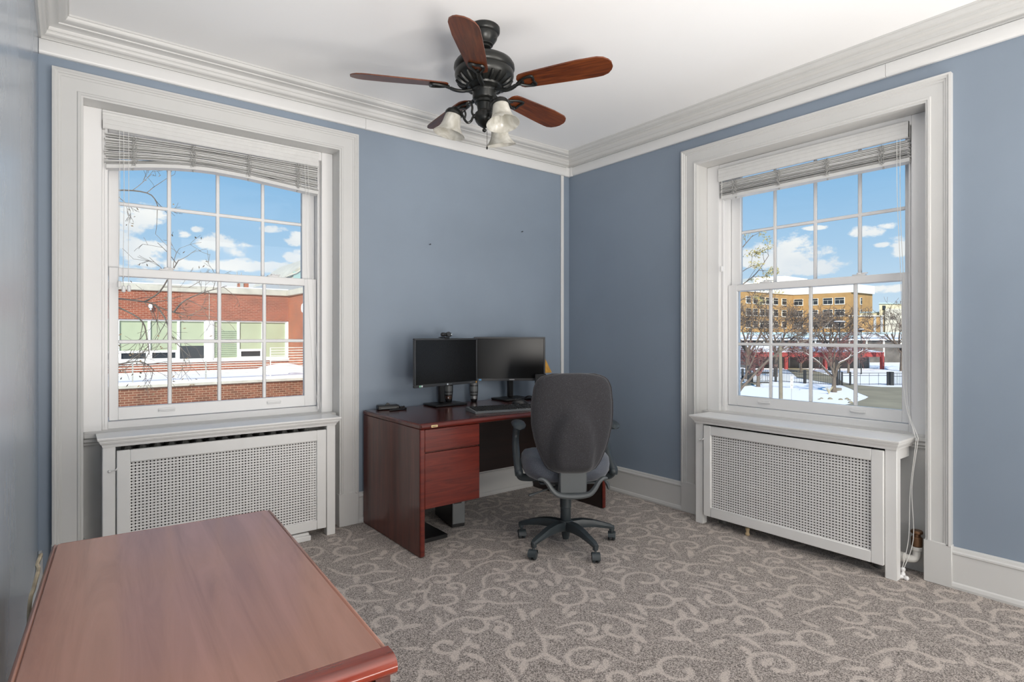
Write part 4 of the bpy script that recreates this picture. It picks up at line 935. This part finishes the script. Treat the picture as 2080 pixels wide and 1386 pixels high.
def bay(x0, x1, kind):
    f = MB(); w = .05
    f.box(x0, x0+w, .06, .16, .14, 1.90).box(x1-w, x1, .06, .16, .14, 1.90).box(x0+w, x1-w, .06, .16, 1.83, 1.90).box(x0+w, x1-w, .06, .16, .14, .22)
    if kind == 'hopper':
        f.box(x0+w, x1-w, .05, .16, .50, .60).box(x0+w, x0+w+.06, .05, .16, .22, .5).box(x1-w-.06, x1-w, .05, .16, .22, .5).box(x0+w+.06, x1-w-.06, .05, .15, .2201, .26)
    r = f.build('window', M_outwhite, bw)
    zs = {'hopper': .60, 'half': .77, 'full': .22, 'slats': .22}[kind]
    MB().box(x0+w, x1-w, .13, .145, zs, 1.83).build('roller_shade', M_shade, r)
    if zs > .3: MB().box(x0+w, x1-w, .12, .125, .22, zs).build('pane', M_darkglass, r)
    if kind == 'slats':
        m = MB()
        for k in range(14): m.box(x0+w, x1-w, .10, .13, .30+.085*k, .325+.085*k)
        m.build('slat_blind', mat('grey_green_slats', (.34, .44, .33), .6) if 'grey_green_slats' not in bpy.data.materials else bpy.data.materials['grey_green_slats'], r)
for x0, x1, k in ((-10.6, -9.2, 'full'), (-9.2, -7.9, 'hopper'), (-7.9, -6.6, 'full'), (-6.6, -5.2, 'hopper'), (-5.2, -3.8, 'full'), (-3.8, -2.5, 'hopper'), (-2.5, -1.4, 'full'), (-1.4, -.3, 'hopper'), (-.3, .62, 'full'), (.62, 1.62, 'hopper'), (1.62, 2.69, 'hopper'), (2.69, 3.76, 'hopper'), (3.76, 4.79, 'half'), (5.09, 6.13, 'slats'), (6.13, 7.19, 'hopper'), (7.19, 8.25, 'full')): bay(x0, x1, k)
MB().box(4.79, 5.09, .03, .3, .14, 1.90).box(8.25, XC, .03, .3, .14, 1.9).build('pier', M_outwhite, bw)
MB().box(-22, XC, -.10, .06, .06, .14).build('window_ledge', M_outwhite, bw)
MB().box(2.66, 2.80, -.16, 0, 2.36, 2.52, .02).box(2.69, 2.77, -.12, -.04, 2.27, 2.37, .02).build('wall_light', M_outwhite, bw)
MB().box(4.92, 4.94, -.012, 0, 1.92, 3.08).build('wall_joint', M_conc, bw)
MB().cyl((XC-.05, -2.35, 2.44), (1, 0, 0), .22, .10, 20, .03).build('round_wall_light', M_outwhite, bw)
MB().box(6.85, 7.25, 3, 3.6, 3.4, 3.86).build('chimney', M_bricky, bw)
MB().box(6.85, 7.0, 2.95, 3, 3.4, 3.86).tube([(6.75, 3.2, 3.4), (6.75, 3.2, 4.45)], .018, 5).tube([(6.95, 3.2, 3.4), (6.95, 3.2, 4.4)], .018, 5).tube([(6.6, 3.2, 4.2), (7.0, 3.2, 4.22)], .014, 5).build('mast', M_railpost, bw)
# terrace in front
te = empty('terrace_wall', (0, YF, 0)); tag(te, 'low dark brick terrace wall with concrete cap and snow on top', 'terrace')
MB().box(-22, 16, .0, 6.65, GZ, -.42).build('wall', M_brick2, te)
MB().box(-22, 16, -.07, .5, -.42, -.325, .01).build('cap', M_conc, te)
rows = []
rnd = random.Random(3)
for i in range(60):
    x = -22+i*.62; e = 5.9 < x < 40; row = []
    for y, z in ((-.05, -.325), (-.03, -.285+rnd.uniform(-.008, .008)), (.5, -.27+rnd.uniform(-.008, .008)), (2, -.28), (4.5, -.29), (6.66, -.30)): row.append((x, y, z))
    rows.append(row)
MB().grid(rows).build('snow_layer', M_snow, te)
sm = MB()
rows = []
for i in range(13):
    r = 1-i/12; rows.append([(7.0+1.2*r*math.cos(2*PI*k/24)*(1+.12*math.sin(3*k)), 2.9+1.1*r*math.sin(2*PI*k/24), -.29+.36*(1-r*r)**.8) for k in range(24)])
sm.grid(rows, wrap=True).build('snow_drift', M_snow, te)
ra = empty('guard_rail', (0, 22.0, 0)); tag(ra, 'low pale metal guard rail along the snowy terrace edge', 'railing', 'terrace railings')
for k in range(6): MB().tube([(-12, 0, -.06+.085*k), (5.85, 0, -.08+.085*k)], .016 if k < 5 else .02, 6).build('rail', M_rail, ra)
for x in (-8.75, -6.67, -4.58, -2.5, -.42, 1.66, 3.77): MB().box(x-.02, x+.02, -.012, .012, -.29, .37).build('post', M_railpost, ra)
rb = empty('guard_rail', (0, 22.0, 0)); tag(rb, 'taller pale metal guard rail by the brick side wing', 'railing', 'terrace railings')
for k in range(10): MB().tube([(5.89, 0, -.10+.0965*k), (8.26, 0, -.10+.0965*k)], .017, 6).build('rail', M_rail, rb)
for x in (5.89, 8.2): MB().box(x-.018, x+.018, -.012, .012, -.29, .785).build('post', M_rail, rb)
# a glazed roof lantern farther back
rl = empty('glazed_roof_building', (0, 40, 0)); tag(rl, 'distant grey building with sloping glazed roof above the brick parapet', 'building')
MB().prism([(11.3, GZ), (22, GZ), (22, 4.9), (11.3, 4.9)], 0, 8, 'xz').build('wall', M_roofmetal, rl)
MB().prism([(11.45, 4.9), (11.6, 5.15), (13.6, 6.75), (22, 6.9), (22, 4.9)], -.3, 8, 'xz').build('roof', M_conc, rl)
MB().box(12.1, 12.75, -.36, -.29, 5.0, 5.55).box(12.95, 13.3, -.36, -.29, 5.0, 5.9).build('roof_pane', mat('green_glazing', (.40, .55, .50), .2), rl)
MB().tube([(11.6, -.35, 5.15), (12.3, -.35, 5.45), (12.7, -.35, 5.75), (13.4, -.35, 6.5)], .07, 6).tube([(12.75, -.35, 5.7), (12.95, -.35, 4.9)], .06, 6).build('roof_rib', M_conc, rl)

# ================================================================== trees
def grow(mb, tips, p, d, L, r, depth, rnd, spread, up, sides=5, kids=(2, 4), minr=.006):
    pts = [p]; n = 4; rad = [r]
    for i in range(n):
        d = (d + Vector((rnd.uniform(-1, 1), rnd.uniform(-1, 1), rnd.uniform(-.8, .8)))*.16 + Vector((0, 0, up))*.1).normalized()
        pts.append(pts[-1] + d*(L/n)); rad.append(max(minr, r*(1-.45*(i+1)/n)))
    mb.tube(pts, rad, sides if r > .02 else 3, cap=False)
    if depth <= 0: tips.append(pts[-1]); return
    for k in range(rnd.randint(*kids)):
        i = rnd.randint(2, n); ax = d.orthogonal(); ax.rotate(Matrix.Rotation(rnd.uniform(0, 2*PI), 3, d))
        nd = (d + ax*spread*rnd.uniform(.5, 1.2)).normalized()
        grow(mb, tips, pts[i], nd, L*rnd.uniform(.55, .8), max(minr, rad[i]*rnd.uniform(.5, .72)), depth-1, rnd, spread, up, sides, kids, minr)
def leaf_cloud(tips, rnd, n, size, mat_, parent, jit=.2):
    m = MB()
    for i in range(n):
        c = Vector(rnd.choice(tips)) + Vector((rnd.uniform(-1, 1), rnd.uniform(-1, 1), rnd.uniform(-1, .6)))*jit
        a = Vector((rnd.uniform(-1, 1), rnd.uniform(-1, 1), rnd.uniform(-1, 1))).normalized()*size; b = a.orthogonal().normalized()*size*.45
        m.add([c-a, c+b, c+a, c-b], [(0, 1, 2, 3)])
    return m.build('leaves', mat_, parent, recalc=False)
def tree(label, base, dirv, L, r, depth, seed, spread, up, kids, trunk, mbark, mtwig, group=None, minr=.012, leaves=None, limbs=None, name='bare_tree'):
    rnd = random.Random(seed); root = empty(name, base); tag(root, label, 'tree', group)
    tm = MB(); tm.tube([(0, 0, -.1), Vector(dirv).normalized()*trunk*.5, Vector(dirv).normalized()*trunk], [r*1.25, r, r*.85], 8)
    tm.build('trunk', mbark, root)
    top = Vector(dirv).normalized()*trunk; cm = MB(); tips = []
    for k in range(limbs or 4):
        a = 2*PI*k/(limbs or 4) + rnd.uniform(-.3, .3); nd = Vector((math.cos(a)*spread, math.sin(a)*spread, 1 if up >= 0 else .6)).normalized()
        grow(cm, tips, top*rnd.uniform(.8, 1), nd, L, r*.62, depth, rnd, spread, up, 5, kids, minr)
    cm.build('branches', mtwig, root)
    if leaves: leaf_cloud(tips, rnd, leaves[0], leaves[1], leaves[2], root, leaves[3])
    return root
# near tree left of window 1: its branches reach into the view
nt_ = empty('bare_tree', (-.35, 10.6, GZ)); tag(nt_, 'bare tree close outside the left window, its twigs crossing the panes', 'tree')
MB().tube(smooth_path([(0, 0, 0), (.02, 0, 1.8), (-.05, .05, 3.6), (-.02, 0, 5.4), (.05, 0, 7.2), (.0, 0, 8.6)], 4), [.16-.0055*i for i in range(21)], 8).build('trunk', M_bark, nt_)
rnd = random.Random(4); cm = MB(); tips = []
B0 = lambda x, y, z: Vector((x+.35, y-10.6, z-GZ))
limb_paths = [
    [B0(-.38, 10.6, 1.55), B0(.35, 10.3, 1.78), B0(.92, 10.2, 1.75), B0(1.05, 10.2, 1.70), B0(1.30, 10.2, 1.60), B0(1.55, 10.2, 1.55)],
    [B0(.92, 10.2, 1.75), B0(1.12, 10.2, 1.92), B0(1.30, 10.2, 2.28), B0(1.37, 10.2, 2.42)],
    [B0(1.05, 10.2, 1.72), B0(1.18, 10.2, 1.52), B0(1.28, 10.2, 1.22), B0(1.42, 10.2, 1.02)],
    [B0(1.30, 10.2, 1.60), B0(1.44, 10.2, 1.78), B0(1.70, 10.2, 1.92), B0(2.05, 10.2, 2.05)],
    [B0(.35, 10.3, 1.78), B0(.85, 10.2, 1.5), B0(.95, 10.2, 1.2), B0(.98, 10.2, .95)],
    [B0(-.36, 10.6, .4), B0(.4, 10.2, .75), B0(.85, 10.2, .85), B0(1.05, 10.2, .7)],
    [B0(-.34, 10.6, 3.5), B0(.35, 10.3, 3.95), B0(.9, 10.2, 4.02), B0(1.3, 10.2, 3.95)],
    [B0(-.34, 10.6, 3.0), B0(.4, 10.3, 3.35), B0(.95, 10.2, 3.4), B0(1.1, 10.2, 3.2)]]
for q in limb_paths:
    sp_ = smooth_path(q, 5); cm.tube(sp_, [.0155*(1-.66*i/len(sp_)) for i in range(len(sp_))], 6, cap=False)
    for i in range(6, len(sp_), 2):
        d = (sp_[i]-sp_[i-1]).normalized(); ax = d.orthogonal(); ax.rotate(Matrix.Rotation(rnd.uniform(0, 2*PI), 3, d))
        grow(cm, tips, sp_[i], (d+ax*rnd.uniform(.6, 1.2)+Vector((0, 0, -.25))).normalized(), rnd.uniform(.22, .5), .0065, 2, rnd, .8, -.1, 3, (1, 3), .0028)
cm.build('branches', M_bark, nt_); leaf_cloud(tips, rnd, 120, .028, mat('brown_dry_leaves', (.22, .15, .08), .9), nt_, .08)

# ================================================================== outside, seen through window 2: snowy grounds and the street
g = MB().box(3.9, 400, -250, 400, GZ-.4, GZ).box(-200, 3.9, 4.06, 400, GZ-.4, GZ)
o = struct('ground', g, M_snow)
def flat(name, pts, z, m, kind='structure', label=None, cat=None):
    r = MB(); n = len(pts); r.add([(x, y, GZ+z) for x, y in pts] + [(x, y, GZ-.05) for x, y in pts], [tuple(range(n))] + [(i, (i+1) % n, n+(i+1) % n, n+i) for i in range(n)])
    o = r.build(name, m); o['kind'] = kind; return o
flat('road', [(82.64, 37.93), (76.33, 33.49), (68.28, 28.09), (62.39, 25.10), (59.79, 22.82), (59.34, 20.57), (65.64, 14.42), (37.69, 3.05), (26.19, 12.02), (37.27, 16.14), (41.08, 16.90), (42.86, 16.89), (45.35, 17.18), (47.50, 17.52), (49.21, 17.91), (50.19, 18.51), (51.88, 19.62), (55.12, 21.44), (59.13, 24.02), (60.81, 26.34), (63.48, 29.14), (64.78, 30.82), (71.71, 34.73), (79.24, 39.13), (84.18, 41.34)], .03, M_asphalt)
flat('path', [(48.53, 33.70), (52.90, 31.01), (55.78, 30.26), (56.96, 30.11), (51.96, 28.93), (48.82, 28.77), (42.18, 29.29)], .02, M_asphalt)
SM = Matrix.Rotation(YAW - PI/2, 4, 'Z')      # street grid: x across, y away
def st_empty(name, lat, Z, z=GZ): return empty(name, street(lat, Z, z), YAW - PI/2)
def fence(name, label, lat0, Z0, lat1, Z1, h, step, posts, group=None, rails=(.08, .72, .97), cat='fence', thick=.10):
    a, b = Vector((lat0, Z0)), Vector((lat1, Z1)); L = (b-a).length; root = empty(name, street(lat0, Z0, GZ), YAW-PI/2 + math.atan2(Z1-Z0, lat1-lat0)); tag(root, label, cat, group)
    m = MB()
    for r_ in rails: m.box(0, L, -.02, .02, h*r_-.02, h*r_+.02)
    x = step
    while x < L: m.box(x-.011, x+.011, -.011, .011, .04, h); x += step
    m.build('picket_panel', M_fence, root)
    for x in posts: MB().box(x*L-thick, x*L+thick, -thick, thick, 0, h*1.08).build('post', M_fence, root)
fence('fence', 'black picket fence behind the snow mound left of the snowy tree', 18.5, 59.6, 27.2, 58.8, 1.25, .18, (0, .62, 1), 'black metal fences')
fence('fence', 'black picket fence running behind the snowy forked tree', 27.55, 58.6, 31.2, 54.7, 1.25, .16, (.0, .45, 1), 'black metal fences')
fence('gate', 'thin black double gate across the drive right of the snowy tree', 31.6, 54.6, 36.1, 54.8, 1.2, .9, (0, .18, 1), rails=(.10, .78, .98), cat='gate', thick=.06)
fence('fence', 'black picket fence at the far right beyond the gate post', 36.45, 54.8, 44, 55, 1.2, .16, (.0, .5), 'black metal fences', thick=.16)
gp = st_empty('gate', 25.0, 57.2); tag(gp, 'thick black rounded gate frame with pale bars, left of the pole', 'gate')
fr = [(-.93, .12), (-.80, 0.02), (.80, .02), (.93, .12), (.93, .95), (.80, 1.06), (-.80, 1.06), (-.93, .95), (-.93, .12)]
MB().tube([(x, 0, z) for x, z in fr], .11, 6).build('gate_frame', M_fence, gp)
m = MB()
for k in range(13): m.box(-.8+k*.133, -.78+k*.133, -.02, .02, .05, 1.0)
m.build('gate_bars', M_railpost, gp); MB().box(-1.35, -1.02, -.15, .15, 0, 1.75).build('gate_post', M_fence, gp)

# forked crabapple with snow on its limbs
ct = st_empty('snowy_tree', 27.21, 48.19); tag(ct, 'low forked tree with snow on its limbs standing on the snow island', 'tree')
MB().tube([(0, 0, -.1), (0, 0, .5), (.02, 0, 1.1), (.05, 0, 1.5)], [.27, .17, .15, .14], 8).build('trunk', M_bark, ct)
rnd = random.Random(11); tips = []; cm = MB(); tw = MB(); sn = MB()
limbs = [[(0, 0, 1.2), (-.5, .2, 1.75), (-1.3, .1, 2.55), (-2.1, .2, 3.15), (-3.0, .1, 3.7)], [(0, 0, 1.3), (-.35, -.3, 2.0), (-.8, -.3, 2.8), (-1.2, -.3, 3.5)], [(.05, 0, 1.4), (.1, .2, 2.3), (.12, .1, 3.2), (.2, .1, 4.0)],
         [(.1, 0, 1.3), (.35, .1, 2.0), (.9, .1, 2.6), (1.5, .2, 2.95), (2.4, .2, 3.4), (3.2, .2, 3.9)], [(.1, 0, 1.5), (.3, -.2, 2.4), (.9, -.3, 2.75), (1.35, -.2, 3.2), (1.2, -.2, 3.55)]]
for q in limbs:
    p = smooth_path(q, 5); L = len(p); cm.tube(p, [.115*(1-.75*i/L) for i in range(L)], 6, cap=False)
    sn.tube([v + Vector((0, 0, .085*(1-.7*i/L))) for i, v in enumerate(p)][2:-4], [.055*(1-.5*i/L) for i in range(L-6)], 5)
    for i in range(6, L, 2):
        d = (p[i]-p[i-1]).normalized(); ax = d.orthogonal(); ax.rotate(Matrix.Rotation(rnd.uniform(0, 2*PI), 3, d))
        grow(tw, tips, p[i], (d+ax*.9+Vector((0, 0, .25))).normalized(), rnd.uniform(.8, 1.3), .030, 2, rnd, .85, .2, 4, (2, 3), .011)
cm.build('limbs', M_bark, ct); sn.build('snow_on_limbs', M_snow, ct); tw.build('twigs', M_redtwig, ct)
tree('small bare tree with pale trunk in front of the black gate frame', street(22.97, 53.2, GZ), (0, 0, 1), 1.4, .16, 4, 23, .9, .3, (2, 3), 1.1, M_bark, M_redtwig, 'bare trees outside', .014, limbs=5)
tree('broad brown bare tree before the orange building, nearest the window post', street(30.5, 66, GZ), (.05, 0, 1), 3.0, .22, 5, 31, .75, .35, (2, 4), 3.0, M_bark, M_twig, 'bare trees outside', .02, limbs=6)
tree('round brown bare tree before the rows of orange building windows', street(43.5, 78, GZ), (0, 0, 1), 2.8, .24, 5, 37, .8, .3, (2, 4), 3.2, M_bark, M_twig, 'bare trees outside', .021, limbs=7)
tree('tall brown bare tree to the left, in front of the beige facade', street(25.6, 62, GZ), (.0, 0, 1), 3.0, .22, 5, 41, .7, .4, (2, 4), 3.0, M_bark, M_twig, 'bare trees outside', .018, limbs=5)
tree('bare grey tree before the cream building at the far right', street(52.0, 76, GZ), (0, 0, 1), 3.2, .26, 5, 43, .7, .4, (2, 3), 2.6, M_bark, M_twig, 'bare trees outside', .019, limbs=7)
for i, (lat, Z, L, t_) in enumerate(((26.0, 68, 1.5, 'reddish bushy tree behind the black gate frame'), (29.0, 70, 1.5, 'reddish bushy tree just behind the wooden pole'), (42.5, 72, 1.6, 'reddish bushy tree under the pale blue roof, right of the disc lamp'), (37.0, 73, 1.5, 'reddish bushy tree left of the disc lamp'))):
    tree(t_, street(lat, Z, GZ), (0, 0, 1), L, .14, 4, 51+i, .95, .2, (2, 4), 1.3, M_bark, M_redtwig, 'reddish trees outside', .021, limbs=7)
# leaning tree close to window 2, with a few yellow leaves
lt = st_empty('leaning_tree', 7.9, 22); tag(lt, 'near leaning tree with sparse yellow leaves at the left edge of the right window', 'tree')
cm = MB(); tips = []; rnd = random.Random(8)
V_ = lambda lat, z, y=0: Vector((lat-7.9, y, z-GZ))
cm.tube(smooth_path([V_(7.9, GZ), V_(8.2, -2.2), V_(8.25, 0), V_(8.15, 2.2), V_(8.2, 4.2), V_(8.4, 6.4), V_(8.5, 8)], 4), [.15-.0045*i for i in range(25)], 8).build('trunk', M_bark, lt)
cm = MB()
for q, r in (([V_(8.0, -3.2), V_(8.66, -1.15), V_(9.2, -.45), V_(9.85, .24), V_(10.6, .75), V_(11.5, 1.1), V_(12.4, 1.9)], .060), ([V_(8.15, -2.0), V_(8.72, -.80), V_(9.05, -.25), V_(9.3, .3), V_(9.6, 1.0)], .045), ([V_(8.2, 2.4), V_(8.8, 3.1), V_(9.4, 3.6), V_(9.9, 4.3)], .03), ([V_(8.2, 3.6), V_(8.8, 4.5), V_(9.3, 5.1)], .03), ([V_(8.2, 2.0), V_(8.7, 2.5), V_(9.2, 2.75), V_(9.7, 2.7)], .026), ([V_(8.15, 2.8), V_(8.9, 3.7), V_(9.6, 4.0)], .022)):
    p = smooth_path(q, 5); L = len(p); cm.tube(p, [r*(1-.7*i/L) for i in range(L)], 6, cap=False); lt_t = []
    for i in range(7, L, 2):
        d = (p[i]-p[i-1]).normalized(); ax = d.orthogonal(); ax.rotate(Matrix.Rotation(rnd.uniform(0, 2*PI), 3, d))
        grow(cm, lt_t, p[i], (d+ax*.9).normalized(), rnd.uniform(.35, .6), .013, 1, rnd, .8, .1, 4, (1, 3), .0055)
    if q[-1].z > 6: tips += lt_t
cm.build('branches', M_bark, lt); leaf_cloud(tips, rnd, 700, .055, M_leaf, lt, .16)

pl = st_empty('utility_pole', 15.62, 33.1); tag(pl, 'weathered wooden pole standing in the snow beyond the right window', 'pole')
MB().tube([(0, 0, -.2), (-.02, 0, 2.0), (-.06, 0, 4.3)], [.115, .105, .095], 10).build('pole_shaft', M_polewood, pl); MB().box(-.13, .01, -.09, .09, 4.29, 4.34, .01).build('pole_cap', M_fence, pl)
sg = st_empty('street_sign', 18.42, 37.56); tag(sg, 'narrow pale parking sign on a thin post in the snow', 'sign')
MB().box(-.012, .012, -.012, .012, -.1, 2.1).build('sign_post', M_railpost, sg); MB().box(-.09, .09, -.024, -.013, 1.32, 2.10, .004).build('sign_board', M_outwhite, sg)
m = MB()
for k, (w_, h_) in enumerate(((.06, .05), (.05, .10), (.06, .03), (.055, .03), (.06, .09), (.05, .03))): m.box(-w_, w_, -.0255, -.0235, 1.95-k*.115, 1.95-k*.115+h_)
m.build('sign_lettering', M_railpost, sg)
for lat, Z, zt_, r_, t_ in ((31.55, 54.9, 2.55, .55, 'street lamp with a wide snow covered disc head'), (43.0, 70.2, 1.95, .35, 'smaller street lamp with disc head further right')):
    sl = st_empty('street_lamp', lat, Z); tag(sl, t_, 'street lamp', 'disc street lamps'); h = zt_-GZ
    MB().tube([(0, 0, 0), (0, 0, h-.1)], [.07, .05], 8).build('lamp_post', M_fence, sl)
    MB().lathe([(.08, h-.16), (r_, h-.08), (r_, h-.03), (.1, h)], 20).build('lamp_head', M_fence, sl); MB().lathe([(r_*.95, h-.03), (r_*.7, h+.04), (.05, h+.06)], 16).build('snow_cap', M_snow, sl)
tag(MB().box(-.55, .55, -.25, .25, 0, .22, .03).build('planter_box', M_polewood), 'low brown wooden box on the snow beside the forked tree', 'box').location = street(28.2, 49.6, GZ)
rock0 = None
for i, (lat, Z, s_) in enumerate(((23.0, 42.7, .12), (23.5, 43.3, .16), (24.0, 43.0, .22), (24.5, 42.5, .20), (24.9, 42.1, .16), (25.2, 42.9, .20), (26.9, 44.6, .2), (24.1, 40.6, .22))):
    m = MB().ball((0, 0, .03), 1, 6, (1, .8, .55)); rr_ = random.Random(i); m.v = [tuple(c*s_*rr_.uniform(.85, 1.1) for c in p) for p in m.v]
    o = m.build('rock', M_asphalt); o.location = street(lat, Z, GZ); tag(o, 'grey stone edging the snow island in front of the forked tree', 'rock', 'stones on the snow island')
m = MB(); rnd = random.Random(2)
for k in range(40):
    a = rnd.uniform(0, 2*PI); m.tube([(0, 0, 0), (.15*math.cos(a), .15*math.sin(a), .35), (.32*math.cos(a), .32*math.sin(a), rnd.uniform(.4, .7))], [.012, .01, .004], 3)
o = m.build('grass_tuft', mat('dry_grass', (.55, .48, .30), .9)); o.location = street(25.9, 46.6, GZ); tag(o, 'dry grass tuft in the snow before the forked tree', 'grass')

# low red framed building with snowy roof
pv = st_empty('red_pavilion', 0, 80); tag(pv, 'low glass building with red steel beams and snow covered roof', 'building')
MB().box(34, 52.2, 0, .5, 1.75, 2.25).box(34, 52.2, -.05, .3, 2.25, 2.4).build('red_beam', M_red, pv)
for x in (38.5, 44.0, 52.0): MB().box(x-.2, x+.2, -.1, .3, 0, 1.9).build('red_post', M_red, pv)
MB().add([(34, 0, 2.42), (52.2, 0, 2.42), (52.2, 14, 3.5), (34, 14, 3.5), (34, 0, 2.3), (52.2, 0, 2.3), (52.2, 14, 2.3), (34, 14, 2.3)], [(0, 1, 2, 3), (4, 5, 6, 7), (0, 1, 5, 4), (1, 2, 6, 5), (2, 3, 7, 6), (3, 0, 4, 7)]).build('snowy_roof', M_snow, pv)
MB().box(34, 52, 3, 14, 0, 2.29).build('glass_wall', M_brownwall, pv)
for k in range(13): MB().box(34.5+1.45*k, 34.6+1.45*k, 2.9, 3.05, 0, 2.29).build('mullion', M_roofmetal, pv)
tl = st_empty('blue_roofed_building', 0, 100); tag(tl, 'long low building with pale blue roof edge before the orange building', 'building')
MB().box(20, 90, 0, 10, 0, 4.1).build('wall', M_brownwall, tl); MB().box(20, 90, -.5, .2, 4.9, 5.3).box(47.5, 61, -.4, .2, 4.4, 4.9).build('roof_edge', M_bluemetal, tl)
MB().add([(20, -.6, 4.1), (90, -.6, 4.1), (90, 8, 4.9), (20, 8, 4.9), (20, -.6, 3.9), (90, -.6, 3.9), (90, 8, 3.9), (20, 8, 3.9)], [(0, 1, 2, 3), (4, 5, 6, 7), (0, 1, 5, 4), (1, 2, 6, 5), (2, 3, 7, 6), (3, 0, 4, 7)]).build('snowy_roof', M_snow, tl)
for k in range(24): MB().box(20+3*k, 20.25+3*k, -.2, .05, 1.0, 4.0).build('mullion', M_offwhite, tl)
# tall orange brick building: plan of the street side, left wing to right end
ob = empty('orange_building', (0, 0, GZ), YAW - PI/2); tag(ob, 'tall orange brick building with white parapet beyond the bare trees', 'building')
plan = [((1466-1040)*131/1158, 131), ((1568-1040)*144/1158, 144), ((1611-1040)*149.5/1158, 149.5), ((1728-1040)*140/1158, 140), ((1772-1040)*147/1158, 147)]
poly = plan + [(92, 190), (44, 190)]
MB().prism(poly, 0, 15.3).build('wall', M_orange, ob)
cx_, cy_ = 70, 165
big = [(x + (.4 if i > 2 else .0)*(1 if x > cx_ else -1), y - .3) for i, (x, y) in enumerate(plan)] + [(92.4, 190.3), (43.6, 190.3)]
MB().prism(big, 15.3, 17.4).build('parapet', M_offwhite, ob)
MB().prism([((1538-1040)*150/1158, 152), ((1590-1040)*150/1158, 148.5), ((1640-1040)*156/1158, 156), (80, 185), (60, 185)], 17.4, 20.2).build('penthouse', M_offwhite, ob)
def far_window(i, f, z, w, h):
    a, b = Vector(plan[i]), Vector(plan[i+1]); d = (b-a).normalized(); p = a + (b-a)*f
    wm = Matrix.Translation((p.x, p.y, z)) @ Matrix.Rotation(math.atan2(d.y, d.x), 4, 'Z')
    fr_ = MB().box(-w/2-.08, w/2+.08, -.14, .1, -.22, h+.08).xf(wm).build('window', M_offwhite, ob)
    m = MB()
    for k in range(2): m.box(-w/2+k*w/2+.05, -w/2+(k+1)*w/2-.05, -.2, -.13, .0, h*.62)
    m.box(-w/2+.05, w/2-.05, -.2, -.13, h*.70, h)
    m.xf(wm).build('pane', M_darkglass, fr_)
for row in range(5):
    z = 12.6 - 2.95*row
    for f in (.50, .64, .78, .90): far_window(0, f, z, 1.9, 1.5)
    for f in (.15, .55): far_window(1, f, z, 2.0, 1.5)
    for f in (.10, .37, .62, .82): far_window(2, f, z, 2.1, 1.45)
    far_window(3, .45, z, .8, 1.5)
cbld = empty('cream_building', (0, 0, GZ), YAW - PI/2); tag(cbld, 'cream stone building with stepped flat roofs at the right of the orange one', 'building')
lt_ = lambda u, Z: (u-1040)*Z/1158
wedge = lambda u0, u1, Z0, Z1, za, zb_: MB().prism([(lt_(u0, Z0), Z0), (lt_(u1, Z0), Z0), (lt_(u1, Z1), Z1), (lt_(u0+1.5, Z1), Z1)], za, zb_)
hz = lambda v, Z: 4.85+(680.4-v)*Z/1158
wedge(1786, 1990, 128, 138, 0, hz(617, 128)).build('wall', M_beige, cbld)
wedge(1785, 1991, 127.7, 138, hz(617.5, 128), hz(615.5, 128)).add(*(lambda w_: (w_.v, w_.f))(wedge(1746, 1788, 128.8, 132, hz(635.5, 129), hz(633.5, 129)))).build('roof_edge', M_bluemetal, cbld)
wedge(1746, 1786, 129, 132, 0, hz(635, 129)).build('link_wall', M_beige, cbld)
MB().box(lt_(1792, 128), lt_(1798, 128), 127.8, 128.2, 10.4, 11.4).build('window', M_darkglass, cbld)
wedge(1798, 1990, 127, 127.9, 0, hz(627, 127)).build('stone_facade', M_conc, cbld)
ol = empty('orange_annex', (0, 0, GZ), YAW - PI/2); tag(ol, 'low orange brick annex with a white roof edge before the cream building', 'building')
wedge(1725, 1795, 122, 126, 0, hz(643, 122)).build('wall', M_orange, ol)
wedge(1724, 1796, 121.7, 126.2, hz(643, 122), hz(641, 122)).build('roof_edge', M_offwhite, ol)
for u in (1776, 1790): MB().box(lt_(u-2.5, 122), lt_(u+2.5, 122), 121.8, 122.2, 0, 4.85+(680.4-644)*122/1158).build('window_strip', M_roofmetal, ol)
